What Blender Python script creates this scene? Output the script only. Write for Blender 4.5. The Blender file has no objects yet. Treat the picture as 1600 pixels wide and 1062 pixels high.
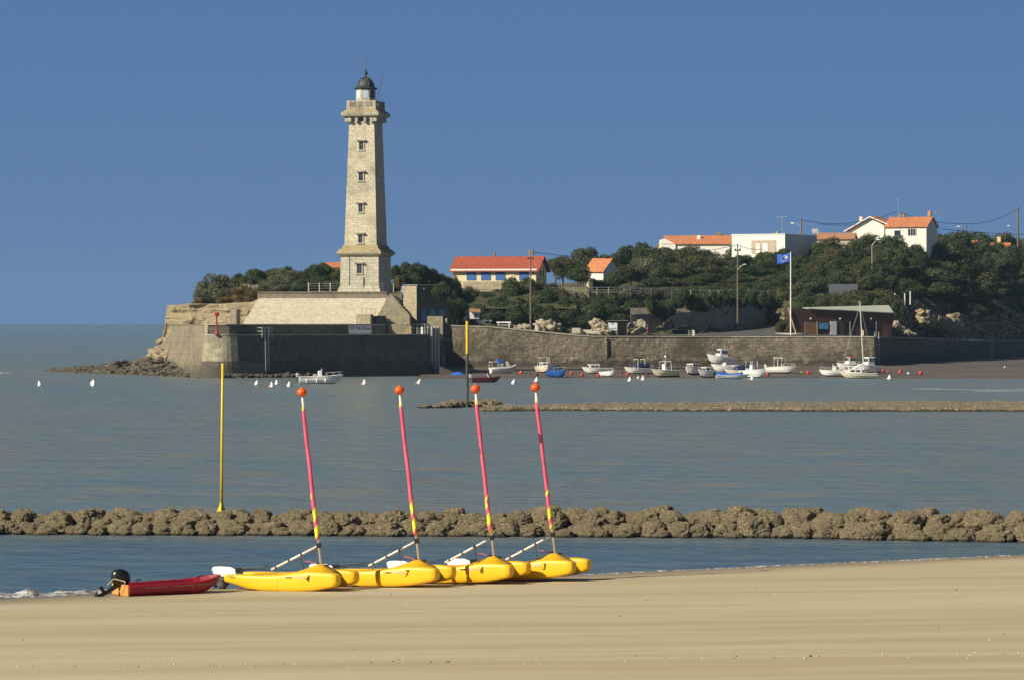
import bpy, bmesh, math, random
from mathutils import Vector, Matrix, noise
R = math.radians
rnd = random.Random(7)
C = bpy.context.scene.collection
scene = bpy.context.scene
H = 8.4            # eye height above the sea
F = 6000.0         # focal length in photograph pixels (long lens)

# ------------------------------------------------------------ camera, sky, sun
cam = bpy.data.cameras.new("camera"); camo = bpy.data.objects.new("camera", cam); C.objects.link(camo)
camo.location = (0, 0, H); camo.rotation_euler = (R(90), 0, 0)
cam.sensor_width = 36; cam.lens = F / 1600 * 36; cam.shift_y = -24 / 1600
cam.clip_start = 1; cam.clip_end = 120000
scene.camera = camo
SUN_EL, SUN_AZ = 34.0, 57.0     # azimuth: degrees to the left of the direction back towards the camera
sd = Vector((-math.sin(R(SUN_AZ)) * math.cos(R(SUN_EL)), -math.cos(R(SUN_AZ)) * math.cos(R(SUN_EL)), math.sin(R(SUN_EL))))
sl = bpy.data.lights.new("sun", 'SUN'); sl.energy = 5.0; sl.angle = R(0.5); sl.color = (1.0, 0.91, 0.74)
so = bpy.data.objects.new("sun", sl); C.objects.link(so); so.rotation_euler = sd.to_track_quat('Z', 'Y').to_euler()
world = bpy.data.worlds.new("World"); scene.world = world; world.use_nodes = True
wn = world.node_tree.nodes; wl = world.node_tree.links; wn.clear()
wo = wn.new('ShaderNodeOutputWorld'); wb = wn.new('ShaderNodeBackground'); wb.inputs['Strength'].default_value = 0.05
sky = wn.new('ShaderNodeTexSky'); sky.sky_type = 'NISHITA'; sky.sun_disc = False
sky.sun_elevation = R(SUN_EL); sky.sun_rotation = math.atan2(sd.x, sd.y)
sky.dust_density = 0.3; sky.ozone_density = 3.0; sky.air_density = 1.0
tc = wn.new('ShaderNodeTexCoord'); sp = wn.new('ShaderNodeSeparateXYZ'); wl.new(tc.outputs['Generated'], sp.inputs[0])
cr = wn.new('ShaderNodeValToRGB'); wl.new(sp.outputs['Z'], cr.inputs[0])       # deep clear blue right down to the sea
e = cr.color_ramp.elements; e[0].position = 0.0; e[0].color = (2.00, 3.72, 6.75, 1); e[1].position = 0.085; e[1].color = (1.50, 3.05, 6.35, 1)
e2 = cr.color_ramp.elements.new(0.22); e2.color = (0.9, 1.9, 4.2, 1)
mr = wn.new('ShaderNodeMapRange'); mr.inputs[1].default_value = 0.10; mr.inputs[2].default_value = 0.45; wl.new(sp.outputs['Z'], mr.inputs[0])
mx = wn.new('ShaderNodeMix'); mx.data_type = 'RGBA'; wl.new(mr.outputs[0], mx.inputs[0]); wl.new(cr.outputs[0], mx.inputs[6]); sm = wn.new('ShaderNodeVectorMath'); sm.operation = 'SCALE'; sm.inputs['Scale'].default_value = 0.6; wl.new(sky.outputs[0], sm.inputs[0]); wl.new(sm.outputs[0], mx.inputs[7])
wl.new(mx.outputs[2], wb.inputs[0]); wl.new(wb.outputs[0], wo.inputs[0])
scene.view_settings.view_transform = 'Standard'; scene.view_settings.look = 'None'
scene.view_settings.exposure = 0.3; scene.view_settings.gamma = 1.0
scene.cycles.max_bounces = 5; scene.cycles.use_denoising = True

# ------------------------------------------------------------ helpers
def PX(px, D): return (px - 800) / F * D
def PZ(py, D): return H + (507 - py) / F * D
def lerp(a, b, t): return a + (b - a) * t
def interp(xs, ys, x):
    if x <= xs[0]: return ys[0]
    for i in range(1, len(xs)):
        if x <= xs[i]: return lerp(ys[i-1], ys[i], (x - xs[i-1]) / (xs[i] - xs[i-1]))
    return ys[-1]
def nz(x, y, z, s=1.0): return noise.noise(Vector((x*s, y*s, z*s)))
def fbm(x, y, z, s, o=4): return noise.fractal(Vector((x*s, y*s, z*s)), 1.0, 2.0, o)

class MB:
    def __init__(s): s.v = []; s.f = []; s.m = []
    def add(s, vs, fs, m=0):
        n = len(s.v); s.v += [tuple(v) for v in vs]; s.f += [tuple(i + n for i in f) for f in fs]; s.m += [m]*len(fs); return s
    def box(s, c, d, rz=0, m=0, top=1.0, ry=0, rx=0):
        hx, hy, hz = d[0]/2, d[1]/2, d[2]/2
        M = Matrix.Rotation(rz, 3, 'Z') @ Matrix.Rotation(ry, 3, 'Y') @ Matrix.Rotation(rx, 3, 'X')
        vs = [M @ Vector((a*hx*(top if k > 0 else 1), b*hy*(top if k > 0 else 1), k*hz)) + Vector(c) for k in (-1, 1) for a, b in ((-1,-1),(1,-1),(1,1),(-1,1))]
        return s.add(vs, [(3,2,1,0),(4,5,6,7),(0,1,5,4),(1,2,6,5),(2,3,7,6),(3,0,4,7)], m)
    def loft(s, rings, m=0, caps=True, closed=True):
        n = len(rings[0]); vs = [p for r in rings for p in r]; fs = []
        for i in range(len(rings)-1):
            for j in range(n if closed else n-1):
                k = (j+1) % n; fs.append((i*n+j, i*n+k, (i+1)*n+k, (i+1)*n+j))
        if caps: fs.append(tuple(range(n-1, -1, -1))); fs.append(tuple((len(rings)-1)*n + j for j in range(n)))
        return s.add(vs, fs, m)
    def tube(s, path, r, n=8, m=0, caps=True):
        P = [Vector(p) for p in path]; rs = r if isinstance(r, (list, tuple)) else [r]*len(P); rings = []
        for i, p in enumerate(P):
            t = (P[min(i+1, len(P)-1)] - P[max(i-1, 0)]).normalized()
            a = Vector((0,0,1)) if abs(t.z) < 0.9 else Vector((0,1,0))
            u = t.cross(a).normalized(); w = t.cross(u).normalized()
            rings.append([p + (u*math.cos(q*2*math.pi/n) - w*math.sin(q*2*math.pi/n))*rs[i] for q in range(n)])
        return s.loft(rings, m, caps)
    def lathe(s, prof, n=16, c=(0,0,0), m=0, ph=0.0, sx=1, sy=1):
        return s.loft([[(c[0]+r*sx*math.cos(ph+2*math.pi*q/n), c[1]+r*sy*math.sin(ph+2*math.pi*q/n), c[2]+z) for q in range(n)] for r, z in prof], m)
    def ball(s, c, r, n=14, k=8, m=0, sz=1.0):
        return s.lathe([(max(r*math.sin(math.pi*i/k), r*0.02), -r*sz*math.cos(math.pi*i/k)) for i in range(k+1)], n, c, m)
    def prism(s, poly, z0, z1, m=0, poly1=None):
        q = poly1 or poly; zz0 = z0 if callable(z0) else (lambda i: z0); zz1 = z1 if callable(z1) else (lambda i: z1)
        return s.loft([[(p[0], p[1], zz0(i)) for i, p in enumerate(poly)], [(p[0], p[1], zz1(i)) for i, p in enumerate(q)]], m)
    def build(s, name, mats, parent=None, smooth=False, bevel=0, loc=None, uv=True, sub=0):
        me = bpy.data.meshes.new(name); me.from_pydata(s.v, [], s.f); me.update()
        bm = bmesh.new(); bm.from_mesh(me); bmesh.ops.recalc_face_normals(bm, faces=bm.faces); bm.to_mesh(me); bm.free()
        if not isinstance(mats, (list, tuple)): mats = [mats]
        for q in mats: me.materials.append(q)
        if len(mats) > 1: me.polygons.foreach_set('material_index', s.m)
        if smooth: me.polygons.foreach_set('use_smooth', [True]*len(me.polygons))
        if uv:
            L = me.uv_layers.new(name='UVMap').data
            for p in me.polygons:
                nn = p.normal
                if abs(nn.z) > 0.8: a = Vector((1,0,0)); b = Vector((0,1,0))
                else:
                    a = Vector((-nn.y, nn.x, 0)).normalized(); b = nn.cross(a); b = b if b.z > 0 else -b
                for li in p.loop_indices:
                    co = me.vertices[me.loops[li].vertex_index].co; L[li].uv = (co.dot(a), co.dot(b))
        o = bpy.data.objects.new(name, me); C.objects.link(o)
        if parent: o.parent = parent
        if loc: o.location = loc
        if bevel:
            b = o.modifiers.new('bevel', 'BEVEL'); b.width = bevel; b.segments = 2; b.limit_method = 'ANGLE'; b.angle_limit = R(40)
        if sub: q = o.modifiers.new('sub', 'SUBSURF'); q.levels = sub; q.render_levels = sub
        return o
def tag(o, label=None, cat=None, group=None, kind=None):
    if label: o['label'] = label
    if cat: o['category'] = cat
    if group: o['group'] = group
    if kind: o['kind'] = kind
    return o
def thing(name, loc, rz, label, cat, group=None):
    o = bpy.data.objects.new(name, None); C.objects.link(o); o.empty_display_size = 0.2
    o.location = loc; o.rotation_euler = (0, 0, rz); return tag(o, label, cat, group)
def dup(root, loc=None, rz=None, label=None, group=None, scale=None):
    r = root.copy(); C.objects.link(r)
    if loc is not None: r.location = loc
    if rz is not None: r.rotation_euler = (0, 0, rz)
    if scale is not None: r.scale = scale
    if label: r['label'] = label
    if group: r['group'] = group
    for ch in list(root.children):
        c = ch.copy(); C.objects.link(c); c.parent = r
        for g in list(ch.children):
            d = g.copy(); C.objects.link(d); d.parent = c
    return r
def text_obj(name, body, size, mat, parent, loc, rot, extrude=0.004, align='CENTER', sx=1.0, shear=0):
    cu = bpy.data.curves.new(name, 'FONT'); cu.body = body; cu.size = size; cu.extrude = extrude; cu.align_x = align; cu.align_y = 'CENTER'; cu.shear = shear
    t = bpy.data.objects.new(name + '_src', cu); C.objects.link(t)
    dg = bpy.context.evaluated_depsgraph_get(); me = bpy.data.meshes.new_from_object(t.evaluated_get(dg)); me.name = name
    bpy.data.objects.remove(t); me.materials.clear(); me.materials.append(mat)
    o = bpy.data.objects.new(name, me); C.objects.link(o); o.parent = parent; o.location = loc; o.rotation_euler = rot; o.scale = (sx, 1, 1); return o

# ------------------------------------------------------------ materials
def new_mat(name):
    m = bpy.data.materials.new(name); m.use_nodes = True; nt = m.node_tree
    b = nt.nodes['Principled BSDF']; return m, nt, b
def nd(nt, t, **kw):
    n = nt.nodes.new(t)
    for k, v in kw.items(): setattr(n, k, v)
    return n
def c4(c): return (c[0], c[1], c[2], 1)
def mixc(nt, fac, a, b, mode='MIX'):
    n = nt.nodes.new('ShaderNodeMix'); n.data_type = 'RGBA'; n.blend_type = mode
    for inp, v in ((0, fac), (6, a), (7, b)):
        if hasattr(v, 'links'): nt.links.new(v, n.inputs[inp])
        else: n.inputs[inp].default_value = v if inp == 0 else c4(v)
    return n.outputs[2]
def noisef(nt, vec, scale, detail=5, lo=0.35, hi=0.65, rough=0.55, sc3=None):
    if sc3:
        mp = nt.nodes.new('ShaderNodeMapping'); mp.inputs['Scale'].default_value = sc3; nt.links.new(vec, mp.inputs[0]); vec = mp.outputs[0]
    n = nt.nodes.new('ShaderNodeTexNoise'); n.inputs['Scale'].default_value = scale; n.inputs['Detail'].default_value = detail; n.inputs['Roughness'].default_value = rough
    nt.links.new(vec, n.inputs['Vector'])
    r = nt.nodes.new('ShaderNodeMapRange'); r.inputs[1].default_value = lo; r.inputs[2].default_value = hi; nt.links.new(n.outputs[0], r.inputs[0])
    return r.outputs[0]
def bump(nt, b, h, strength=0.5, dist=0.05, prev=None):
    n = nt.nodes.new('ShaderNodeBump'); n.inputs['Strength'].default_value = strength; n.inputs['Distance'].default_value = dist
    nt.links.new(h, n.inputs['Height'])
    if prev: nt.links.new(prev, n.inputs['Normal'])
    nt.links.new(n.outputs[0], b.inputs['Normal']); return n.outputs[0]
def paint(name, col, rough=0.45, var=0.12, metal=0.0, scale=3.0, coat=0):
    m, nt, b = new_mat(name); g = nd(nt, 'ShaderNodeTexCoord').outputs['Object']
    f = noisef(nt, g, scale, 6, 0.3, 0.7)
    nt.links.new(mixc(nt, f, [c*(1-var) for c in col], [min(1, c*(1+var)) for c in col]), b.inputs['Base Color'])
    b.inputs['Roughness'].default_value = rough; b.inputs['Metallic'].default_value = metal; b.inputs['Coat Weight'].default_value = coat
    return m
def stone(name, c1, c2, mortar, bw=0.7, bh=0.32, stain=(0.08,0.07,0.06), amt=0.5, st_lo=0.52, bmp=0.4, band=None, streak=0.4, rough=0.9, brick_mix=1.0, nsc=0.35, band_fac=0.9):
    m, nt, b = new_mat(name); L = nt.links
    tcn = nd(nt, 'ShaderNodeTexCoord'); uv = tcn.outputs['UV']; ob = tcn.outputs['Object']
    br = nd(nt, 'ShaderNodeTexBrick'); br.inputs['Scale'].default_value = 1; br.inputs['Brick Width'].default_value = bw; br.inputs['Row Height'].default_value = bh
    br.inputs['Mortar Size'].default_value = bh*0.07; br.inputs['Mortar Smooth'].default_value = 0.3; br.inputs['Bias'].default_value = 0
    for k, c in (('Color1', c1), ('Color2', c2), ('Mortar', mortar)): br.inputs[k].default_value = c4(c)
    wv = nd(nt, 'ShaderNodeTexNoise'); wv.inputs['Scale'].default_value = 1.2; L.new(uv, wv.inputs['Vector'])
    ws = nd(nt, 'ShaderNodeVectorMath', operation='MULTIPLY_ADD'); L.new(wv.outputs['Color'], ws.inputs[0]); ws.inputs[1].default_value = (0.12, 0.08, 0); L.new(uv, ws.inputs[2])
    L.new(ws.outputs[0], br.inputs['Vector'])
    avg = [(x+y)/2 for x, y in zip(c1, c2)]
    col = mixc(nt, brick_mix, avg, br.outputs['Color'])
    col = mixc(nt, noisef(nt, ob, 1.7, 6, 0.3, 0.7), [0.72]*3, [1.18]*3) if False else mixc(nt, 1.0, col, mixc(nt, noisef(nt, ob, 2.2, 7, 0.3, 0.7, 0.7), (0.70,0.69,0.66), (1.2,1.2,1.2)), 'MULTIPLY')
    f = noisef(nt, ob, nsc, 8, st_lo, st_lo+0.16, 0.65)
    mm = nd(nt, 'ShaderNodeMath', operation='MULTIPLY'); L.new(f, mm.inputs[0]); mm.inputs[1].default_value = amt
    col = mixc(nt, mm.outputs[0], col, stain)
    if streak:
        f2 = noisef(nt, ob, 1.0, 5, 0.52, 0.75, 0.6, (1.6, 1.6, 0.12)); m2 = nd(nt, 'ShaderNodeMath', operation='MULTIPLY'); L.new(f2, m2.inputs[0]); m2.inputs[1].default_value = streak
        col = mixc(nt, m2.outputs[0], col, stain)
    if band:   # tide band: (z_low, z_high, colour) in world metres, weed and oysters below
        gp = nd(nt, 'ShaderNodeNewGeometry'); sz = nd(nt, 'ShaderNodeSeparateXYZ'); L.new(gp.outputs['Position'], sz.inputs[0])
        for z0, z1, bc in band:
            nf = noisef(nt, ob, 0.5, 6, 0.3, 0.7, 0.7); ad = nd(nt, 'ShaderNodeMath', operation='MULTIPLY_ADD'); L.new(nf, ad.inputs[0]); ad.inputs[1].default_value = (z1-z0)*1.3; L.new(sz.outputs['Z'], ad.inputs[2])
            r = nd(nt, 'ShaderNodeMapRange'); L.new(ad.outputs[0], r.inputs[0]); r.inputs[1].default_value = z0+(z1-z0)*1.65; r.inputs[2].default_value = z0+(z1-z0)*0.9
            r.inputs[3].default_value = 0; r.inputs[4].default_value = band_fac
            col = mixc(nt, r.outputs[0], col, bc)
    L.new(col, b.inputs['Base Color']); b.inputs['Roughness'].default_value = rough
    n1 = bump(nt, b, br.outputs['Fac'], -0.5*bmp*2*brick_mix, 0.03)
    bump(nt, b, noisef(nt, ob, 5, 8, 0, 1, 0.7), bmp, 0.25, n1)
    return m
def rocky(name, c1, c2, c3, s1=1.0, s2=9.0, bstr=0.9, bd=0.12, rough=0.95, strata=0, speck=None, wet=None):
    m, nt, b = new_mat(name); L = nt.links; ob = nd(nt, 'ShaderNodeTexCoord').outputs['Object']
    col = mixc(nt, noisef(nt, ob, s1, 6, 0.35, 0.65), c1, c2)
    fine = noisef(nt, ob, s2, 6, 0.42, 0.62, 0.75)
    col = mixc(nt, fine, c3, col)
    if speck: col = mixc(nt, noisef(nt, ob, s2*2.2, 3, 0.56, 0.66, 0.6), col, speck)
    if wet:
        gp = nd(nt, 'ShaderNodeNewGeometry').outputs['Position']; sz = nd(nt, 'ShaderNodeSeparateXYZ'); L.new(gp, sz.inputs[0])
        ad = nd(nt, 'ShaderNodeMath', operation='MULTIPLY_ADD'); L.new(noisef(nt, gp, 1.5, 4, 0.3, 0.7), ad.inputs[0]); ad.inputs[1].default_value = wet[0]*0.8; L.new(sz.outputs['Z'], ad.inputs[2])
        r = nd(nt, 'ShaderNodeMapRange'); L.new(ad.outputs[0], r.inputs[0]); r.inputs[1].default_value = wet[0]*1.6; r.inputs[2].default_value = wet[0]*0.9
        col = mixc(nt, r.outputs[0], col, wet[1])
    if strata:
        st = noisef(nt, ob, 1.0, 5, 0.4, 0.6, 0.6, (0.08, 0.08, strata)); col = mixc(nt, st, [c*0.72 for c in c2], col)
    L.new(col, b.inputs['Base Color']); b.inputs['Roughness'].default_value = rough
    b1 = bump(nt, b, fine, bstr, bd)
    if strata: bump(nt, b, st, 0.8, 0.5, b1)
    return m
def leafmat(name, c1, c2, c3):
    m, nt, b = new_mat(name); L = nt.links; ob = nd(nt, 'ShaderNodeTexCoord').outputs['Object']; oi = nd(nt, 'ShaderNodeObjectInfo')
    col = mixc(nt, oi.outputs['Random'], c1, c2)
    col = mixc(nt, noisef(nt, ob, 1.1, 5, 0.42, 0.62), col, c3)
    col = mixc(nt, 1.0, col, mixc(nt, noisef(nt, ob, 7.0, 2, 0.3, 0.7), (0.8,0.82,0.8), (1.22,1.2,1.15)), 'MULTIPLY')
    L.new(col, b.inputs['Base Color']); b.inputs['Roughness'].default_value = 0.75; b.inputs['Specular IOR Level'].default_value = 0.2
    return m

M = {}
M['tower'] = stone('tower_limestone', (0.68,0.62,0.46), (0.58,0.52,0.385), (0.42,0.37,0.265), 0.9, 0.42, (0.20,0.175,0.12), 0.6, 0.51, 0.5, streak=0.35, nsc=0.28)
M['tower_trim'] = stone('tower_trim_stone', (0.52,0.48,0.36), (0.44,0.40,0.30), (0.30,0.27,0.2), 1.4, 0.5, (0.14,0.125,0.09), 0.6, 0.5, 0.4, brick_mix=0.5)
M['tower_base'] = stone('tower_base_stone', (0.56,0.53,0.42), (0.50,0.47,0.37), (0.36,0.33,0.26), 1.2, 0.55, (0.22,0.2,0.15), 0.35, 0.55, 0.3)
M['lichen'] = stone('lichened_ledge', (0.42,0.34,0.16), (0.36,0.31,0.19), (0.2,0.17,0.1), 1.4, 0.5, (0.12,0.1,0.07), 0.5, 0.5, 0.4, brick_mix=0.3)
M['glacis'] = stone('pale_glacis_stone', (0.74,0.68,0.53), (0.60,0.54,0.41), (0.30,0.26,0.19), 0.55, 0.28, (0.36,0.30,0.19), 0.45, 0.55, 0.6, streak=0, nsc=0.25)
M['concrete'] = stone('weathered_concrete', (0.30,0.26,0.19), (0.27,0.235,0.17), (0.2,0.17,0.13), 4, 1.2, (0.13,0.11,0.085), 0.6, 0.48, 0.4, brick_mix=0.3)
M['retain'] = stone('sea_wall_concrete', (0.31,0.26,0.175), (0.26,0.215,0.145), (0.17,0.145,0.1), 2.5, 0.9, (0.11,0.10,0.08), 0.6, 0.47, 0.6, band=[(0.6,2.6,(0.10,0.09,0.065))], brick_mix=0.5)
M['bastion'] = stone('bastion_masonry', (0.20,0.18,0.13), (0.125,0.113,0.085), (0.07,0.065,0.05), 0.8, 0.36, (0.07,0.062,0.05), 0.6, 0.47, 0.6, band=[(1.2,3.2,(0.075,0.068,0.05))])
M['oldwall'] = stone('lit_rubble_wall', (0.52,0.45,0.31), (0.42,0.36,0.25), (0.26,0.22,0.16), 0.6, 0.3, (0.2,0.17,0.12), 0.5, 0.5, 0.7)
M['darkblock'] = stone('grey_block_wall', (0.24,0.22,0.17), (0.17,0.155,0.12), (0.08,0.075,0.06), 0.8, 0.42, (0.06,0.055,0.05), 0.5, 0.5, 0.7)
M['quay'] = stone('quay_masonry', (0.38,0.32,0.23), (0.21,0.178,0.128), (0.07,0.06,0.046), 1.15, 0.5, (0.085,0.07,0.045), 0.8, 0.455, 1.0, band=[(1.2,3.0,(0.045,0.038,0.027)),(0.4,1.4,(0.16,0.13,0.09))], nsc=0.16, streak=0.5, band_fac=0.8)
M['kerb'] = paint('quay_coping', (0.50,0.46,0.37), 0.9, 0.2, scale=1.0)
M['asphalt'] = paint('asphalt', (0.085,0.083,0.08), 0.95, 0.25, scale=0.4)
M['path'] = paint('sandy_path', (0.34,0.30,0.23), 0.95, 0.2, scale=0.5)
M['cliff'] = rocky('limestone_cliff', (0.84,0.71,0.47), (0.74,0.60,0.37), (0.50,0.40,0.25), 0.5, 2.2, 0.8, 0.35, strata=1.3)
M['render'] = paint('cream_render', (0.74,0.64,0.40), 0.9, 0.06, scale=1.0)
M['white_render'] = paint('white_render', (0.80,0.78,0.70), 0.9, 0.05, scale=1.0)
M['tan_render'] = paint('tan_render', (0.5,0.42,0.3), 0.9, 0.1, scale=1.0)
M['white'] = paint('white_paint', (0.84,0.83,0.80), 0.4, 0.06)
M['gel'] = paint('white_gelcoat', (0.84,0.83,0.78), 0.3, 0.07, scale=1.5)
M['gelcream'] = paint('cream_gelcoat', (0.72,0.66,0.46), 0.35, 0.08, scale=1.5)
M['gelgrey'] = paint('grey_tube_fabric', (0.50,0.50,0.48), 0.5, 0.08)
M['antifoul'] = paint('dark_antifouling', (0.05,0.06,0.07), 0.7, 0.3)
M['green'] = paint('green_antifouling', (0.05,0.26,0.18), 0.7, 0.2)
M['blue'] = paint('bright_blue_cover', (0.02,0.13,0.55), 0.55, 0.15)
M['blueboat'] = paint('blue_hull_paint', (0.015,0.10,0.36), 0.4, 0.2)
M['navy'] = paint('navy_canvas', (0.02,0.03,0.10), 0.7, 0.2)
M['maroon'] = paint('maroon_hull', (0.13,0.018,0.03), 0.35, 0.15)
M['redboat'] = paint('dinghy_red_plastic', (0.26,0.010,0.024), 0.42, 0.12, scale=1.2)
M['orange'] = paint('orange_panel', (0.75,0.30,0.06), 0.6, 0.15)
M['yellow'] = paint('yellow_plastic', (0.90,0.51,0.010), 0.42, 0.05, scale=2.5, coat=0.1)
M['yelpole'] = paint('yellow_pole_paint', (0.75,0.52,0.02), 0.5, 0.12)
M['weed'] = paint('weedy_pole', (0.07,0.08,0.06), 0.9, 0.4)
M['black'] = paint('black_plastic', (0.012,0.012,0.013), 0.3, 0.2)
M['steel'] = paint('galvanised_steel', (0.45,0.45,0.43), 0.5, 0.15, 0.3)
M['alu'] = paint('silver_mast', (0.74,0.73,0.70), 0.4, 0.08, 0.0)
M['darksteel'] = paint('dark_steel', (0.06,0.06,0.06), 0.6, 0.2)
M['pile'] = paint('pale_pile', (0.46,0.45,0.42), 0.8, 0.2, scale=0.8)
M['wood'] = paint('grey_wood', (0.17,0.14,0.11), 0.9, 0.25)
M['palewood'] = paint('pale_wood', (0.55,0.40,0.22), 0.8, 0.2)
M['cladding'] = paint('brown_cladding', (0.10,0.042,0.034), 0.75, 0.2)
M['brownroof'] = paint('rusty_roof', (0.30,0.16,0.08), 0.9, 0.3)
M['greyroof'] = paint('pale_grey_roof', (0.42,0.43,0.37), 0.8, 0.12)
M['shutter'] = paint('blue_shutter', (0.035,0.12,0.36), 0.6, 0.15)
M['bluedoor'] = paint('light_blue_door', (0.10,0.33,0.56), 0.6, 0.12)
M['copper'] = paint('dome_copper', (0.055,0.062,0.062), 0.55, 0.4, 0.2)
M['glass'] = paint('dark_glass', (0.03,0.035,0.04), 0.1, 0.2)
M['paleglass'] = paint('lantern_glass', (0.55,0.62,0.66), 0.2, 0.08)
M['buoyred'] = paint('red_buoy', (0.50,0.05,0.045), 0.45, 0.25, scale=6)
M['buoydark'] = paint('weedy_red_buoy', (0.16,0.04,0.03), 0.8, 0.4, scale=6)
M['buoyorange'] = paint('orange_float', (0.80,0.11,0.012), 0.35, 0.08, scale=6)
M['pinkbuoy'] = paint('pink_float', (0.75,0.16,0.2), 0.5, 0.1)
M['redpaint'] = paint('red_post_paint', (0.40,0.02,0.03), 0.5, 0.12)
M['purple'] = paint('purple_letters', (0.13,0.03,0.10), 0.8, 0.1)
M['sign'] = paint('sign_sheet', (0.78,0.76,0.82), 0.8, 0.06)
M['signblue'] = paint('sign_blue', (0.12,0.33,0.6), 0.7, 0.3, scale=2)
M['skin'] = paint('skin', (0.45,0.25,0.17), 0.6, 0.05)
M['hair'] = paint('dark_hair', (0.03,0.02,0.015), 0.7, 0.1)
M['trousers'] = paint('grey_trousers', (0.12,0.13,0.16), 0.9, 0.1)
M['blackrope'] = paint('dark_line', (0.02,0.02,0.02), 0.9, 0.1)
M['rope'] = paint('pale_rope', (0.55,0.45,0.3), 0.9, 0.2)
M['pinkrope'] = paint('pink_line', (0.5,0.12,0.16), 0.9, 0.2)
M['grass'] = paint('dry_grass', (0.17,0.16,0.055), 0.95, 0.35, scale=2)
M['flagblue'] = paint('flag_blue', (0.02,0.11,0.55), 0.8, 0.12)
M['blockstone'] = paint('stone_block', (0.48,0.44,0.35), 0.9, 0.2)
M['tanrock'] = rocky('tan_limestone_block', (0.52,0.43,0.27), (0.42,0.34,0.21), (0.2,0.16,0.1), 1, 5, 0.6, 0.1)
M['paleboulder'] = rocky('pale_boulder', (0.58,0.52,0.40), (0.45,0.39,0.28), (0.26,0.22,0.15), 1, 5, 0.6, 0.1)
M['oyster'] = rocky('oyster_rock', (0.68,0.555,0.32), (0.50,0.40,0.22), (0.10,0.073,0.038), 1.4, 19.0, 1.0, 0.055, speck=(0.72,0.64,0.45), wet=(0.10,(0.07,0.05,0.03)))
M['greyrock'] = rocky('grey_shore_rock', (0.30,0.265,0.19), (0.20,0.175,0.125), (0.06,0.05,0.04), 1.0, 4.0, 0.9, 0.12)
M['reef'] = rocky('oyster_reef', (0.50,0.43,0.29), (0.40,0.34,0.225), (0.14,0.11,0.07), 0.5, 3.0, 1.0, 0.12, speck=(0.62,0.55,0.4), wet=(0.22,(0.055,0.045,0.03)))
def roofmat(name, c1, c2, c3):
    m, nt, b = new_mat(name); L = nt.links; t = nd(nt, 'ShaderNodeTexCoord')
    w = nd(nt, 'ShaderNodeTexBrick'); w.inputs['Scale'].default_value = 1; w.inputs['Brick Width'].default_value = 0.42; w.inputs['Row Height'].default_value = 0.42; w.offset = 0; w.inputs['Mortar Size'].default_value = 0.06; w.inputs['Mortar Smooth'].default_value = 1
    for k, c in (('Color1', c1), ('Color2', c2), ('Mortar', c3)): w.inputs[k].default_value = c4(c)
    L.new(t.outputs['UV'], w.inputs['Vector'])
    col = mixc(nt, 1.0, w.outputs['Color'], mixc(nt, noisef(nt, t.outputs['Object'], 1.5, 6, 0.3, 0.7), (0.75,0.75,0.75), (1.2,1.15,1.1)), 'MULTIPLY')
    L.new(col, b.inputs['Base Color']); b.inputs['Roughness'].default_value = 0.85; bump(nt, b, w.outputs['Fac'], -0.8, 0.08); return m
M['roofred'] = roofmat('red_roof_tiles', (0.44,0.105,0.055), (0.35,0.085,0.045), (0.22,0.04,0.02))
M['rooforange'] = roofmat('orange_roof_tiles', (0.62,0.25,0.115), (0.52,0.20,0.09), (0.32,0.10,0.04))
M['rooftan'] = roofmat('tan_roof_tiles', (0.50,0.27,0.14), (0.42,0.22,0.12), (0.25,0.13,0.07))
M['leaf_dark'] = leafmat('dark_green_leaves', (0.023,0.044,0.022), (0.052,0.068,0.027), (0.068,0.088,0.034))
M['leaf_olive'] = leafmat('olive_leaves', (0.070,0.072,0.030), (0.036,0.052,0.024), (0.095,0.092,0.040))
M['leaf_grey'] = leafmat('grey_green_leaves', (0.085,0.095,0.055), (0.10,0.10,0.06), (0.13,0.135,0.085))
M['leaf_brown'] = leafmat('dry_brown_scrub', (0.20,0.13,0.055), (0.17,0.12,0.055), (0.11,0.10,0.04))
M['bark'] = paint('bark', (0.09,0.07,0.05), 0.95, 0.3)

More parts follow.
